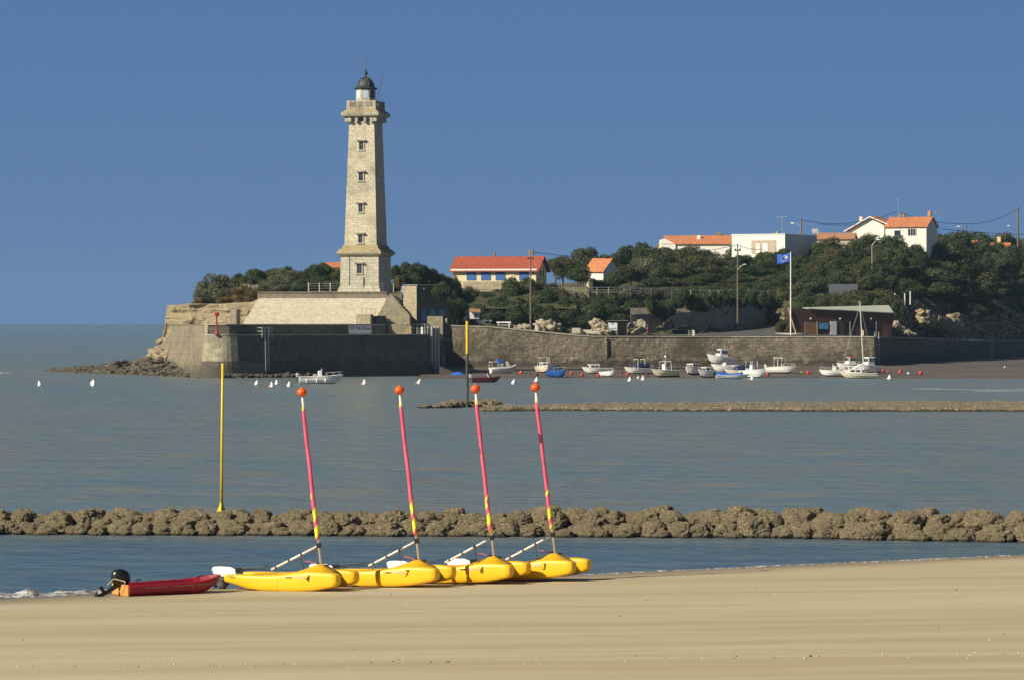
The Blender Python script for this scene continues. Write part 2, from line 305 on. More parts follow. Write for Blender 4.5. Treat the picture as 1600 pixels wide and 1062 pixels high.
def sand_mat():
    m, nt, b = new_mat('beach_sand'); L = nt.links; gp = nd(nt, 'ShaderNodeNewGeometry').outputs['Position']
    col = mixc(nt, noisef(nt, gp, 1.0, 5, 0.34, 0.66, 0.5, (0.030, 0.22, 1)), (0.43,0.355,0.215), (0.525,0.45,0.30))
    col = mixc(nt, noisef(nt, gp, 1.0, 4, 0.56, 0.78, 0.5, (0.035, 0.45, 1)), col, (0.36,0.30,0.165))
    col = mixc(nt, noisef(nt, gp, 1.0, 4, 0.55, 0.85, 0.5, (0.05, 0.7, 1)), col, (0.56,0.505,0.365))
    grain = noisef(nt, gp, 30, 4, 0.2, 0.8, 0.8)
    col = mixc(nt, 1.0, col, mixc(nt, grain, (0.90,0.90,0.89), (1.10,1.10,1.10)), 'MULTIPLY')
    sz = nd(nt, 'ShaderNodeSeparateXYZ'); L.new(gp, sz.inputs[0])
    wet = nd(nt, 'ShaderNodeMapRange'); L.new(sz.outputs['Z'], wet.inputs[0]); wet.inputs[1].default_value = 0.085; wet.inputs[2].default_value = 0.0
    col = mixc(nt, wet.outputs[0], col, (0.27,0.205,0.11))
    L.new(col, b.inputs['Base Color'])
    rr = nd(nt, 'ShaderNodeMapRange'); L.new(wet.outputs[0], rr.inputs[0]); rr.inputs[3].default_value = 0.75; rr.inputs[4].default_value = 0.35; L.new(rr.outputs[0], b.inputs['Roughness'])
    b.inputs['Specular IOR Level'].default_value = 0.3
    b1 = bump(nt, b, noisef(nt, gp, 1.0, 5, 0, 1, 0.6, (0.06, 0.6, 1)), 0.10, 0.08)
    bump(nt, b, noisef(nt, gp, 14, 5, 0, 1, 0.7), 0.2, 0.02, b1); return m
M['sand'] = sand_mat()
def mud_mat():
    m, nt, b = new_mat('harbour_mud'); L = nt.links; gp = nd(nt, 'ShaderNodeNewGeometry').outputs['Position']
    col = mixc(nt, noisef(nt, gp, 1.0, 6, 0.35, 0.65, 0.6, (0.06, 0.12, 1)), (0.10,0.080,0.063), (0.155,0.125,0.098))
    L.new(col, b.inputs['Base Color']); L.new(noisef(nt, gp, 1.0, 4, -0.4, 1.2, 0.5, (0.05, 0.15, 1)), b.inputs['Roughness'])
    bump(nt, b, noisef(nt, gp, 1.2, 6, 0, 1, 0.7), 0.7, 0.15); return m
M['mud'] = mud_mat()
def water_mat():
    m, nt, b = new_mat('silty_sea_water'); L = nt.links; gp = nd(nt, 'ShaderNodeNewGeometry').outputs['Position']
    col = mixc(nt, noisef(nt, gp, 1.0, 5, 0.38, 0.62, 0.6, (0.03, 0.010, 1)), (0.135,0.195,0.225), (0.175,0.205,0.205))
    col = mixc(nt, noisef(nt, gp, 1.0, 6, 0.50, 0.64, 0.65, (0.16, 0.14, 1)), col, (0.205,0.205,0.165))
    sz = nd(nt, 'ShaderNodeSeparateXYZ'); L.new(gp, sz.inputs[0])
    r = nd(nt, 'ShaderNodeMapRange'); L.new(sz.outputs['Y'], r.inputs[0]); r.inputs[1].default_value = 156; r.inputs[2].default_value = 146
    col = mixc(nt, r.outputs[0], col, mixc(nt, noisef(nt, gp, 1.0, 5, 0.45, 0.6, 0.6, (0.15, 0.5, 1)), (0.075,0.145,0.215), (0.115,0.170,0.205)))   # clearer pool inside the breakwater
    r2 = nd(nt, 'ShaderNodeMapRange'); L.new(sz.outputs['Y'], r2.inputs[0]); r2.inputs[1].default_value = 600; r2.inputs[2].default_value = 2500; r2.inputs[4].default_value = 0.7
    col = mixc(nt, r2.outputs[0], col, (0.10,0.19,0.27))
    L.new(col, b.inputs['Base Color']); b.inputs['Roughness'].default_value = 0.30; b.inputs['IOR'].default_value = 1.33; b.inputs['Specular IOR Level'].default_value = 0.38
    b1 = bump(nt, b, noisef(nt, gp, 1.0, 6, 0, 1, 0.6, (0.45, 1.3, 1)), 0.8, 0.75)
    b2 = bump(nt, b, noisef(nt, gp, 1.0, 4, 0, 1, 0.6, (0.05, 0.16, 1)), 0.6, 2.4, b1)
    bump(nt, b, noisef(nt, gp, 1.0, 5, 0, 1, 0.65, (1.6, 5.0, 1)), 0.6, 0.16, b2); return m
M['water'] = water_mat()
def foam_mat():
    m, nt, b = new_mat('surf_foam'); L = nt.links; gp = nd(nt, 'ShaderNodeNewGeometry').outputs['Position']
    f = noisef(nt, gp, 2.0, 7, 0.46, 0.56, 0.8, (0.9, 1.6, 4))
    L.new(mixc(nt, f, (0.17,0.15,0.11), (0.72,0.72,0.70)), b.inputs['Base Color']); b.inputs['Roughness'].default_value = 0.5
    bump(nt, b, noisef(nt, gp, 9, 5, 0, 1, 0.7), 0.6, 0.1); return m
M['foam'] = foam_mat()
def ground_mat():
    m, nt, b = new_mat('hillside_ground'); L = nt.links; t = nd(nt, 'ShaderNodeTexCoord').outputs['Object']; g = nd(nt, 'ShaderNodeNewGeometry')
    grass = mixc(nt, noisef(nt, t, 0.3, 6, 0.4, 0.6), (0.05,0.055,0.022), (0.09,0.085,0.038))
    rock = mixc(nt, noisef(nt, t, 0.35, 7, 0.42, 0.6, 0.65), (0.30,0.26,0.19), (0.52,0.42,0.25))
    rock = mixc(nt, noisef(nt, t, 1.0, 6, 0.45, 0.6, 0.6, (0.1,0.1,1.2)), (0.13,0.11,0.08), rock)
    sz = nd(nt, 'ShaderNodeSeparateXYZ'); L.new(g.outputs['True Normal'], sz.inputs[0])
    r = nd(nt, 'ShaderNodeMapRange'); L.new(sz.outputs['Z'], r.inputs[0]); r.inputs[1].default_value = 0.72; r.inputs[2].default_value = 0.55
    L.new(mixc(nt, r.outputs[0], grass, rock), b.inputs['Base Color']); b.inputs['Roughness'].default_value = 0.95
    bump(nt, b, noisef(nt, t, 1.5, 7, 0, 1, 0.7), 1.0, 0.5); return m
M['ground'] = ground_mat()
def sail_mat():
    m, nt, b = new_mat('rolled_sail_cloth'); L = nt.links; t = nd(nt, 'ShaderNodeTexCoord'); s = nd(nt, 'ShaderNodeSeparateXYZ'); L.new(t.outputs['UV'], s.inputs[0])
    # UV: x = turn around the mast (0..1), y = height (0..1); the furled sail shows its yellow leech as a spiral low down
    a = nd(nt, 'ShaderNodeMath', operation='MULTIPLY_ADD'); L.new(s.outputs['Y'], a.inputs[0]); a.inputs[1].default_value = -8.0; L.new(s.outputs['X'], a.inputs[2])
    fr = nd(nt, 'ShaderNodeMath', operation='FRACT'); L.new(a.outputs[0], fr.inputs[0])
    thr = nd(nt, 'ShaderNodeValToRGB'); L.new(s.outputs['Y'], thr.inputs[0]); ce = thr.color_ramp; ce.elements[0].position = 0.0; ce.elements[0].color = (0.62,)*3+(1,)
    ce.elements[1].position = 0.20; ce.elements[1].color = (0.6,)*3+(1,)
    for p, v in ((0.235, 0.15), (0.30, 0.30), (0.34, 0.0), (0.93, 0.0), (0.95, 0.5), (0.99, 0.8)):
        q = ce.elements.new(p); q.color = (v, v, v, 1)
    lt = nd(nt, 'ShaderNodeMath', operation='LESS_THAN'); L.new(fr.outputs[0], lt.inputs[0]); L.new(thr.outputs[0], lt.inputs[1])
    pk = mixc(nt, noisef(nt, t.outputs['Object'], 3, 4, 0.3, 0.7), (0.66,0.07,0.14), (0.80,0.13,0.22))
    L.new(mixc(nt, lt.outputs[0], pk, (0.74,0.76,0.04)), b.inputs['Base Color']); b.inputs['Roughness'].default_value = 0.7
    bump(nt, b, noisef(nt, t.outputs['Object'], 5, 4, 0, 1), 0.5, 0.05); return m
M['sail'] = sail_mat()

# ------------------------------------------------------------ setting: sea, beach, mud, far reef
def sheet(name, mat, X, Y, zf, smooth=True, label=None):
    nx, ny = len(X), len(Y); mb = MB()
    mb.add([(x, y, zf(x, y)) for y in Y for x in X], [(j*nx+i, j*nx+i+1, (j+1)*nx+i+1, (j+1)*nx+i) for j in range(ny-1) for i in range(nx-1)])
    o = mb.build(name, mat, smooth=smooth, uv=False); o['kind'] = 'structure'; return o
def lin(a, b, n): return [a + (b-a)*i/(n-1) for i in range(n)]
sheet('sea', M['water'], [-40000, -6000, -1000, -200, 200, 1000, 6000, 40000], [60, 300, 1000, 4000, 15000, 90000], lambda x, y: 0.0)
SX = [-40, -20, -15.6, -9.3, -5.5, 2.8, 8.9, 18.7, 30, 60]; SY = [112, 115.8, 117.6, 122.6, 124.5, 129.4, 133.7, 140.3, 146, 155]
def shore(x): return interp(SX, SY, x)
def beach_z(x, y):
    d = shore(x) - y
    z = (0.020*d if d > 0 else 0.05*d) + 0.03*nz(x*0.06, y*0.35, 1.0)*min(1, abs(d)/4)
    z += 0.04*math.exp(-((d-42)/3.0)**2) if d > 0 else 0
    return z if d > -18 else -0.9
sheet('beach', M['sand'], lin(-45, 60, 120), lin(20, 80, 12)+lin(81, 165, 180), beach_z)
sheet('seabed', M['mud'], [-600, 600], [150, 620], lambda x, y: -3.0)
def mud_z(x, y):
    w = 604 + 3*math.sin(x*0.05) - 0.02*max(0, x-60)
    return min((y-w)*0.0095, 1.1) + 0.07*fbm(x, y, 0, 0.12)
sheet('mudflat', M['mud'], lin(-15, 260, 150), lin(590, 720, 70)+lin(730, 1150, 30), mud_z)
# low oyster-covered reef in the middle distance
def reef_z(x, y):
    f0 = 373 + 3*fbm(x, 3, 0, 0.05) - 0.035*max(0, x-10); f1 = interp([-6, 3, 10, 40, 60, 120], [378, 386, 392, 400, 402, 404], x)
    if x < -3.0: return -0.5
    d = min(y-f0, f1-y); e = min(1, max(-0.6, d/0.4))
    return 0.42*e + 0.16*fbm(x, y, 2, 0.6, 5)*max(0, e)+0.1*abs(fbm(x, y, 7, 2.0, 3))
sheet('oyster_reef', M['reef'], lin(-8, 90, 420), lin(366, 408, 150), reef_z, smooth=False)
# breaking wash along the beach
def wash(name, pts, w, h):
    mb = MB(); rings = []
    for i, (x, y) in enumerate(pts):
        k = h*(0.45+1.3*abs(nz(x*1.1, 0, 5))+0.5*nz(x*4, 1, 5))*(0.2 if i in (0, len(pts)-1) else 1)
        rings.append([(x, y-w*0.5, -0.03), (x, y-w*0.25, k*0.75), (x, y, k), (x, y+w*0.3, k*0.5), (x, y+w*0.6, -0.03)])
    mb.loft(rings, closed=False, caps=False); o = mb.build(name, M['foam'], smooth=True, uv=False); o['kind'] = 'structure'; return o
wash('surf', [(x, shore(x)+0.9+0.5*nz(x, 1, 2)) for x in lin(-24, -9.5, 140)], 1.3, 0.17)
wash('surf', [(x, shore(x)+0.05) for x in lin(2.2, 18, 90)], 0.25, 0.03)
wash('surf', [(x, 500+0.6*(x-60)*0.1+7*nz(x*.12, 1, 2)) for x in lin(PX(1430, 500), PX(1640, 500), 160)], 5.0, 0.05)
wash('surf', [(x, 488+6*nz(x*.15, 1, 2)) for x in lin(PX(1520, 488), PX(1650, 488), 120)], 4.0, 0.04)
wash('surf', [(x, 668+2*nz(x*.2, 1, 2)) for x in lin(PX(-60, 668), PX(18, 668), 40)], 3.0, 0.30)

# ------------------------------------------------------------ land
def column_land(name, cols, nsub, mat, rough, zcap=None, xs=None):
    """loft a ground sheet through columns (X, [(Y,z) x k]) ; returns object and height function"""
    def pts(x):
        for a, b in zip(cols[:-1], cols[1:]):
            if x <= b[0] or b is cols[-1]:
                t = min(1, max(0, (x-a[0])/(b[0]-a[0]))); return [(lerp(p[0], q[0], t), lerp(p[1], q[1], t)) for p, q in zip(a[1], b[1])]
    k = len(cols[0][1]); mb = MB(); rows = []
    for x in xs:
        P = pts(x); r = []
        for s in range(k-1):
            for i in range(nsub[s]):
                t = i/nsub[s]; y = lerp(P[s][0], P[s+1][0], t); z = lerp(P[s][1], P[s+1][1], t)
                a = rough[s]; dy = a*fbm(x, y, z*2.0, 0.22, 5) + a*0.5*nz(0, y*.2, z*1.1)
                r.append((x + 0.3*a*nz(x, y, z, 0.7), y+dy, z+0.25*a*fbm(x+50, y, z, 0.3, 4) if a > 0 else z))
        r.append((x, P[-1][0], P[-1][1])); rows.append(r)
    n = len(rows[0]); mb.add([p for r in rows for p in r], [(i*n+j, (i+1)*n+j, (i+1)*n+j+1, i*n+j+1) for i in range(len(rows)-1) for j in range(n-1)])
    o = mb.build(name, mat, smooth=True, uv=False); o['kind'] = 'structure'
    def h(x, y):
        P = pts(x)
        return interp([p[0] for p in P], [p[1] for p in P], y)
    return o, h
WY = lambda x: 700 if x < 65.9 else 700 + (x-65.9)*3.6      # quay front line
cols = [(-14, [(691,8.2),(706,8.2),(712,9.2),(726,12.0),(738,15.0),(830,15.5),(950,15)]),
        (-6,  [(691,7.6),(707,7.6),(712,9.0),(726,12.0),(738,15.0),(830,16),(950,15)]),
        (5,   [(691,6.9),(707,6.9),(712,8.6),(726,11.8),(738,15.0),(830,16.5),(950,16)]),
        (15,  [(693,6.25),(709,6.25),(715,8.8),(727,11.6),(742,15.2),(830,17.5),(950,17)]),
        (25,  [(696,6.15),(713,6.2),(716,9.0),(728,11.5),(748,15.2),(830,18.5),(950,18)]),
        (40,  [(700,6.15),(727,6.9),(728,11.2),(738,13.2),(755,15.0),(840,19.5),(950,19)]),
        (50,  [(700,6.15),(752,8.3),(753,12.4),(760,13.8),(775,15.5),(845,20),(950,20)]),
        (55,  [(700,6.15),(738,7.0),(742,10),(750,12.5),(770,15),(845,20.5),(950,20)]),
        (72,  [(WY(72)+1,6.05),(736,6.0),(740,10.2),(750,12.8),(775,16),(850,21),(950,21)]),
        (80,  [(WY(80)+1,5.8),(765,5.8),(769,10.5),(778,13),(795,16),(860,21),(960,21)]),
        (90,  [(WY(90)+1,5.5),(800,5.5),(804,11),(812,13),(825,16),(880,21),(980,21)]),
        (110, [(WY(110)+1,4.9),(873,5.0),(878,11),(886,13),(900,16),(950,21),(1050,21)]),
        (150, [(WY(150)+1,4.5),(1020,4.6),(1024,11),(1032,13),(1045,16),(1090,21),(1150,21)])]
hill, hz = column_land('hillside', cols, [4,14,8,6,10,5], M['ground'], [0,2.7,1.4,0.8,0.8,0], xs=lin(-14, 150, 330))
hcols = [(-60.5, [(652,-1),(653,-1),(654,-1),(656,-1),(664,-1),(760,-1)]),
         (-58.3, [(650,1),(649.5,5),(647.2,8.6),(648.5,11.6),(655,11.6),(760,10)]),
         (-54, [(645,1),(645,6),(643.6,9.0),(644,11.6),(652,12.0),(760,11)]),
         (-48, [(641,1),(641,6),(641.3,9.5),(643,11.8),(652,12.2),(760,12.5)]),
         (-44, [(640,1),(640,6),(641,9.5),(643,11.6),(650,12.6),(760,14)]),
         (-41, [(642,1),(642,6),(643,8.3),(644,12.5),(646,13.6),(760,15)]),
         (-36, [(646,1),(646,6),(646,8.3),(646,12.5),(647,13.6),(760,15)]),
         (-24, [(656,1),(656,6),(656,8.3),(656,12.5),(657,13.6),(760,15)]),
         (-22, [(694,1),(694,6),(694,8.3),(695,12.5),(698,13.6),(760,15)]),
         (-10, [(708,1),(708,6),(708,8.3),(711,9.5),(717,12.0),(760,15)])]
M['headground'] = M['cliff']
head, hh = column_land('headland', hcols, [4,9,14,8,6], M['cliff'], [0.7,1.0,1.3,0.8,0], xs=lin(-60.5, -41, 80)+lin(-40.5, -10, 62))
# grassy top of the headland
sheet('headland_turf', M['ground'], lin(-55, -23, 40), lin(655, 755, 20), lambda x, y: (hh(x, y)+0.12 if x < -36 else 13.75) + 0.25*fbm(x, y, 3, 0.2))
# low land between headland and hill
sheet('upper_ground', M['ground'], lin(-24, 12, 20), lin(712, 960, 20), lambda x, y: interp([712, 722, 745, 960], [11.3, 14.3, 15.1, 14.6], y) if x > -14.5 else 14.3 + 0.3*nz(x*.2, y*.2, 0))

# ------------------------------------------------------------ bastion, sea walls, glacis
def offset_poly(poly, d):
    out = []; n = len(poly)
    for i in range(n):
        a = Vector(poly[i-1]); b = Vector(poly[i]); c = Vector(poly[(i+1) % n])
        e1 = (b-a).normalized(); e2 = (c-b).normalized(); n1 = Vector((e1.y, -e1.x)); n2 = Vector((e2.y, -e2.x)); m = (n1+n2)
        m = m/max(0.3, m.length_squared)*2*0.5*2 if m.length > 0 else n1
        nn = (n1+n2).normalized(); k = d/max(0.4, nn.dot(n1)); out.append((b.x+nn.x*k, b.y+nn.y*k))
    return out
A = (PX(322, 613), 613)
arc = [A, (-49.0, 611.4), (-48.0, 609.6), (-45.6, 608.9), (-43.3, 610.6)]
for _k in range(2):      # round the corner off
    q = [arc[0]]
    for a_, b_ in zip(arc[:-1], arc[1:]): q += [(a_[0]*.75+b_[0]*.25, a_[1]*.75+b_[1]*.25), (a_[0]*.25+b_[0]*.75, a_[1]*.25+b_[1]*.75)]
    arc = q + [arc[-1]]
arc = arc[2:-2]
FL0 = Vector((-44.6, 609.6)); FL1 = Vector((-15.4, 632.5)); fdir = (FL1-FL0).normalized(); fn = Vector((fdir.y, -fdir.x))   # outward normal
rarc = [(-14.6, 633.6), (-14.0, 635.2), (-13.8, 637.0)]
low = [A] + arc + [tuple(FL0.lerp(FL1, t)) for t in (0.12,0.3,0.45,0.6,0.75,0.9)] + [tuple(FL1)] + rarc + [(-13.6, 668), (-40, 668), (-52, 645)]
bas = thing('harbour_bastion', (0,0,0), 0, 'dark battered masonry bastion with rounded corner rising from the sea below the lighthouse', 'sea wall')
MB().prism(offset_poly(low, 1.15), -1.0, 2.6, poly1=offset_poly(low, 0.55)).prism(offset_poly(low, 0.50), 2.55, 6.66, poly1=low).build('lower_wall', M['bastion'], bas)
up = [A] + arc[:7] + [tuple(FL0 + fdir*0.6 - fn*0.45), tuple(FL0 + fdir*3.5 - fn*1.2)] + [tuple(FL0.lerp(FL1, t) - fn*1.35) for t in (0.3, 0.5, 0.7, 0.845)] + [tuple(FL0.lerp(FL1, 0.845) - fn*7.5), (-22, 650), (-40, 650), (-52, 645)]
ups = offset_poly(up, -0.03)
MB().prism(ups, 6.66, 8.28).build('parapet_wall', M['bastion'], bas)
MB().prism(offset_poly(up, 0.10), 8.28, 8.44).build('parapet_coping', M['kerb'], bas)
MB().prism(offset_poly(low, 0.12), 6.66, 6.80).build('ledge_coping', M['kerb'], bas)
M['sunlit_corner'] = stone('pale_sunlit_corner_stone', (0.52,0.46,0.32), (0.40,0.355,0.25), (0.20,0.18,0.13), 0.75, 0.36, (0.17,0.15,0.10), 0.7, 0.48, 0.6)  # pale stone with the corner's sunlight put into its colour
nq = len(arc)+1
def facing(o0, o1, z0, z1, n): return [[(p[0], p[1], z) for p in o[:n]] + [(p[0], p[1], z) for p in i_[:n][::-1]] for o, i_, z in ((offset_poly(o0[0], o0[1]), offset_poly(o0[0], o0[1]-0.2), z0), (offset_poly(o1[0], o1[1]), offset_poly(o1[0], o1[1]-0.2), z1))]
MB().loft(facing((low, 0.535), (low, 0.05), 2.62, 6.62, nq)).build('sunlit_corner_shell', M['sunlit_corner'], bas)  # added paler shell where the sun strikes, over the darker bastion wall
MB().loft(facing((up, 0.02), (up, 0.02), 6.82, 8.26, 8)).build('sunlit_corner_shell', M['sunlit_corner'], bas)
# the lighter patch at the parapet corner is this shell, brightened in its colour
rw = [(PX(267, 641), 641), (PX(322.5, 613.5), 613.5), (-44, 618), (-50, 645)]
rwt = thing('retaining_wall', (0,0,0), 0, 'weathered grey brown concrete retaining wall under the cliff, left of the bastion', 'wall')
MB().prism([(p[0]-0.9 if i < 2 else p[0], p[1]-0.7 if i < 2 else p[1]) for i, p in enumerate(rw)], 0.5, 8.3, poly1=rw).build('wall_face', M['retain'], rwt)
MB().prism(offset_poly(rw, 0.1), 8.3, 8.42).build('coping', M['concrete'], rwt)
MB().prism([(-51.5, 613.8), (-49.0, 612.2), (-46, 620), (-52, 622)], -0.5, 2.6).build('footing', M['retain'], rwt)
MB().prism([(PX(250,646), 646), (PX(268,643), 643), (PX(268,650), 650), (PX(255,652), 652)], 1.0, lambda i: [4.6,7.0,7.0,5][i]).build('buttress', M['retain'], rwt)
# glacis
gl = thing('paved_glacis', (0,0,0), 0, 'long sloping apron of pale sunlit paving stones below the lighthouse terrace', 'ramp')
gz0, gz1 = 8.42, 12.75
G = [(PX(380, 633), 633), (PX(600, 633), 633), (PX(638, 640), 640)]
top_l, top_r = (PX(404, 642), 642), (PX(604, 642), 642)
mb = MB(); NX, NY = 60, 14; vs = []
for j in range(NY+1):
    for i in range(NX+1):
        t = j/NY; s = i/NX; xa = lerp(PX(379, 634), top_l[0], t); xb = lerp(PX(586, 634), top_r[0], t) if t < 2 else 0
        x = lerp(xa, xb, s); y = lerp(634, 642, t); z = lerp(gz0, gz1, t) + 0.06*fbm(x, y, 0, 0.5, 4); vs.append((x, y, z))
mb.add(vs, [(j*(NX+1)+i, j*(NX+1)+i+1, (j+1)*(NX+1)+i+1, (j+1)*(NX+1)+i) for j in range(NY) for i in range(NX)])
mb.build('stone_apron', M['glacis'], gl)
MB().prism([(PX(379,634)+.02, 634.1), (PX(586,634), 634.1), (top_r[0], 642.05), (top_l[0]+.02, 642.05)], gz0-2.5, lambda i: [gz0-.12, gz0-.12, gz1-.12, gz1-.12][i]).build('core', M['oldwall'], gl)
te = thing('terrace_wall', (0,0,0), 0, 'brown concrete terrace wall along the top of the pale glacis', 'wall')
MB().prism([(top_l[0]-0.2, 642.1), (PX(604,642), 642.1), (PX(604,642), 655), (top_l[0]-0.2, 655)], 8, 13.7).build('wall_face', M['concrete'], te)
MB().box(((top_l[0]+top_r[0])/2, 642.2, 13.77), (top_r[0]-top_l[0]+0.3, 0.5, 0.16)).build('coping', M['concrete'], te)
MB().box((PX(617, 648), 648, 10.8), (2.6, 8, 5.6)).build('return_wall', M['concrete'], te)
# small concrete block at the left foot of the glacis
b = MB().box((PX(367.5, 636), 636, 9.6), (1.3, 1.2, 2.5), rz=R(-30)).build('concrete_block', M['concrete'], bevel=0.05); tag(b, 'squat square concrete pillar at the left foot of the pale glacis', 'block')
# hip / buttress wall on the right of the glacis
bt = thing('stair_buttress', (0,0,0), 0, 'sunlit triangular rubble buttress wall right of the pale glacis', 'wall')
D0 = 640
def quadprism(pp, D, dep): return MB().loft([[(PX(x, D), D, PZ(y, D)) for x, y in pp], [(PX(x, D), D+dep, PZ(y, D)) for x, y in pp]])
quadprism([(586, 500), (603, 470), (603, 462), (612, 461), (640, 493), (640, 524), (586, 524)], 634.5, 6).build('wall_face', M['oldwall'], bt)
mb = MB()
for i in range(9):
    t = i/8; mb.box((PX(lerp(616, 641, t), 643), 643, PZ(lerp(464, 492, t), 643)-0.5), (0.42, 3, 1.4))
mb.build('stair_flight', M['darkblock'], bt)
# sunlit low wall pieces on the quay level
lp = thing('quay_low_wall', (0,0,0), 0, 'low pale rubble wall with steps and a doorway at the right end of the bastion', 'wall')
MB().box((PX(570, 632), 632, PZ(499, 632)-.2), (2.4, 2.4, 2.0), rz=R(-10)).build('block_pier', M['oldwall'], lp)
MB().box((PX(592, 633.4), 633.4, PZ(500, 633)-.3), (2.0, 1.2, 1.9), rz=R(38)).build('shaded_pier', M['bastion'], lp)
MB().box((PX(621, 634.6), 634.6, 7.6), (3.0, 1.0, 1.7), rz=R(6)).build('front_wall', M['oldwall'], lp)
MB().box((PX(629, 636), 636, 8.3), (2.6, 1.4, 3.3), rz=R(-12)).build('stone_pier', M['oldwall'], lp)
mb = MB()
for i in range(8): mb.box((PX(632+i*1.45, 634.3), 634.3, 7.45), (0.1, 0.1, 1.3))
mb.box((PX(637, 634.3), 634.3, 7.9), (1.3, 0.05, 0.08)); mb.box((PX(637, 634.3), 634.3, 7.2), (1.3, 0.05, 0.08)); mb.build('picket_fence', M['palewood'], lp)
# platform with railings
pf = thing('quay_railing', (0,0,0), 0, 'grey metal railing and gangway gate at the right end of the bastion top', 'railing')
mb = MB()
for px in (640, 646, 652, 658, 664, 668):
    mb.tube([(PX(px, 636), 636, 6.7), (PX(px, 636), 636, PZ(506 if px < 660 else 508, 636))], 0.07, 6)
for z in (7.2, 7.8, 8.4): mb.tube([(PX(640, 636), 636, z), (PX(668, 636), 636, z)], 0.05, 6)
mb.build('rails', M['steel'], pf)
MB().tube([(PX(660, 635), 635, 6.7), (PX(660, 635), 635, PZ(511, 635))], 0.17, 10).build('round_bollard', M['white'], pf)
MB().box((PX(654, 645), 645, 7.6), (3.4, 1, 2.4)).build('back_wall', M['darkblock'], pf)
ld = thing('quay_ladder', (0,0,0), 0, 'long thin steel ladder down the dark right end of the bastion', 'ladder')
def ladder(parent, px0, px1, D, y0, y1, hoop=0.0, n=22, r=0.045, tilt=0.0):
    mb = MB(); z0 = PZ(y0, D); z1 = PZ(y1, D); a = PX(px0, D); c = PX(px1, D)
    for x in (a, c):
        top = [(x, D, z0), (x, D-tilt, z1)] if not hoop else [(x, D-0.3, z0), (x, D-0.3, z1-0.25), (x, D-0.3, z1+hoop-0.3), (x, D, z1+hoop), (x, D+0.5, z1+hoop-0.25), (x, D+0.5, z1-0.3)]
        mb.tube(top, r, 6)
    mb.build('stile', M['steel'], parent); mb = MB()
    for i in range(n):
        z = lerp(z0, z1, (i+0.5)/n); mb.tube([(a, D-(0.3 if hoop else tilt*(i+.5)/n), z), (c, D-(0.3 if hoop else tilt*(i+.5)/n), z)], r*0.7, 5)
    mb.build('rungs', M['steel'], parent)
ladder(ld, 651.5, 657.5, 633.6, 588, 512)
# bastion ladder with basket (left)
lb = thing('caged_ladder', (0,0,0), 0, 'pale caged ladder hanging on the front of the dark bastion', 'ladder')
lx = PX(418, 620); ly = 620.0
t0 = (lx-FL0.x)/(FL1.x-FL0.x); base = FL0.lerp(FL1, t0) + fn*0.25; lx, ly = base.x, base.y
ang = math.atan2(fdir.y, fdir.x)
def along(u, v, z): q = base + fdir*u + fn*v; return (q.x, q.y, z)
mb = MB()
for u in (-0.35, 0.35): mb.tube([along(u, 0.65, -0.5), along(u, 0.45, 2.0), along(u, 0.3, 6.7), along(u, 0.3, 7.8)], 0.05, 6)
mb.build('stile', M['steel'], lb); mb = MB()
for i in range(26): z = -0.2+i*0.3; mb.tube([along(-0.35, 0.55-0.03*i*.3, z), along(0.35, 0.55-0.03*i*.3, z)], 0.035, 5)
mb.build('rungs', M['steel'], lb); mb = MB()
for z in (6.75, 7.3, 7.85): mb.tube([along(-0.95, -0.9, z), along(-0.95, 0.35, z), along(0.95, 0.35, z), along(0.95, -0.9, z)], 0.06, 6)
for u in (-0.95, -0.5, 0.5, 0.95): mb.tube([along(u, 0.35, 6.3), along(u, 0.35, 7.9)], 0.06, 6)
mb.build('basket', M['steel'], lb)
# speed-limit panel painted on the parapet
q0 = FL0 - fn*1.42
def par(px):   # point on parapet face for a pixel column
    # intersect view ray x = (px-800)/F*y with parapet line
    k = (px-800)/F; p = FL0 - fn*1.35; t = (k*p.y - p.x)/(fdir.x - k*fdir.y); return p + fdir*t
pa, pb = par(544.5), par(580); pc = (pa+pb)/2 + fn*0.05; w = (pb-pa).length
sg = thing('speed_limit_panel', (pc.x, pc.y, 7.5), ang, 'large pale panel with purple speed limit lettering on the dark bastion parapet', 'sign')
MB().box((0,0,0), (w, 0.06, 1.44)).build('panel', M['sign'], sg)
for i, (txt, sz, x0, zz) in enumerate((("VIT.", 0.95, -0.33, 0.22), ("MAX", 0.93, -0.04, 0.22), ("12", 0.84, 0.17, 0.2), ("Neds", 0.74, 0.345, 0.2))):
    text_obj('lettering', txt, sz, M['purple'], sg, (x0*w, -0.04, zz), (R(90), 0, 0), 0.01, sx=0.74)
# stone pier, pilings
pr = thing('stone_pier_head', (0,0,0), 0, 'square pale stone pier top behind the four pale piles', 'pier')
MB().box((PX(680, 642), 642, 7.75), (2.6, 4, 4.0)).build('pier_top', M['oldwall'], pr)
MB().box((PX(680, 642), 642, 2.5), (2.3, 5.0, 6.9)).build('pier_shaft', M['bastion'], pr)
pos = [(669.5, 637.5), (674.5, 636.5), (679.8, 636.9), (685, 637.4)]
for i, (px, D) in enumerate(pos):
    o = MB().tube([(PX(px, D), D, -1), (PX(px, D), D, PZ(511, D)), (PX(px, D), D, PZ(510.5, D))], [0.26, 0.26, 0.2], 12).build('mooring_pile', M['pile'], smooth=False)
    tag(o, ['leftmost', 'second from left', 'third from left', 'rightmost'][i] + ' of the four tall pale mooring piles against the pier head', 'pile', 'four mooring piles')
slip = MB().loft([[(PX(688, 640), 630, 1.6), (PX(688, 640), 646, 1.6), (PX(688, 640), 646, -1), (PX(688, 640), 630, -1)], [(PX(728, 640), 630, -0.1), (PX(728, 640), 646, -0.1), (PX(728, 640), 646, -1), (PX(728, 640), 630, -1)]]).build('slipway', M['bastion']); tag(slip, 'small dark concrete slipway at the foot of the pier head', 'slipway')
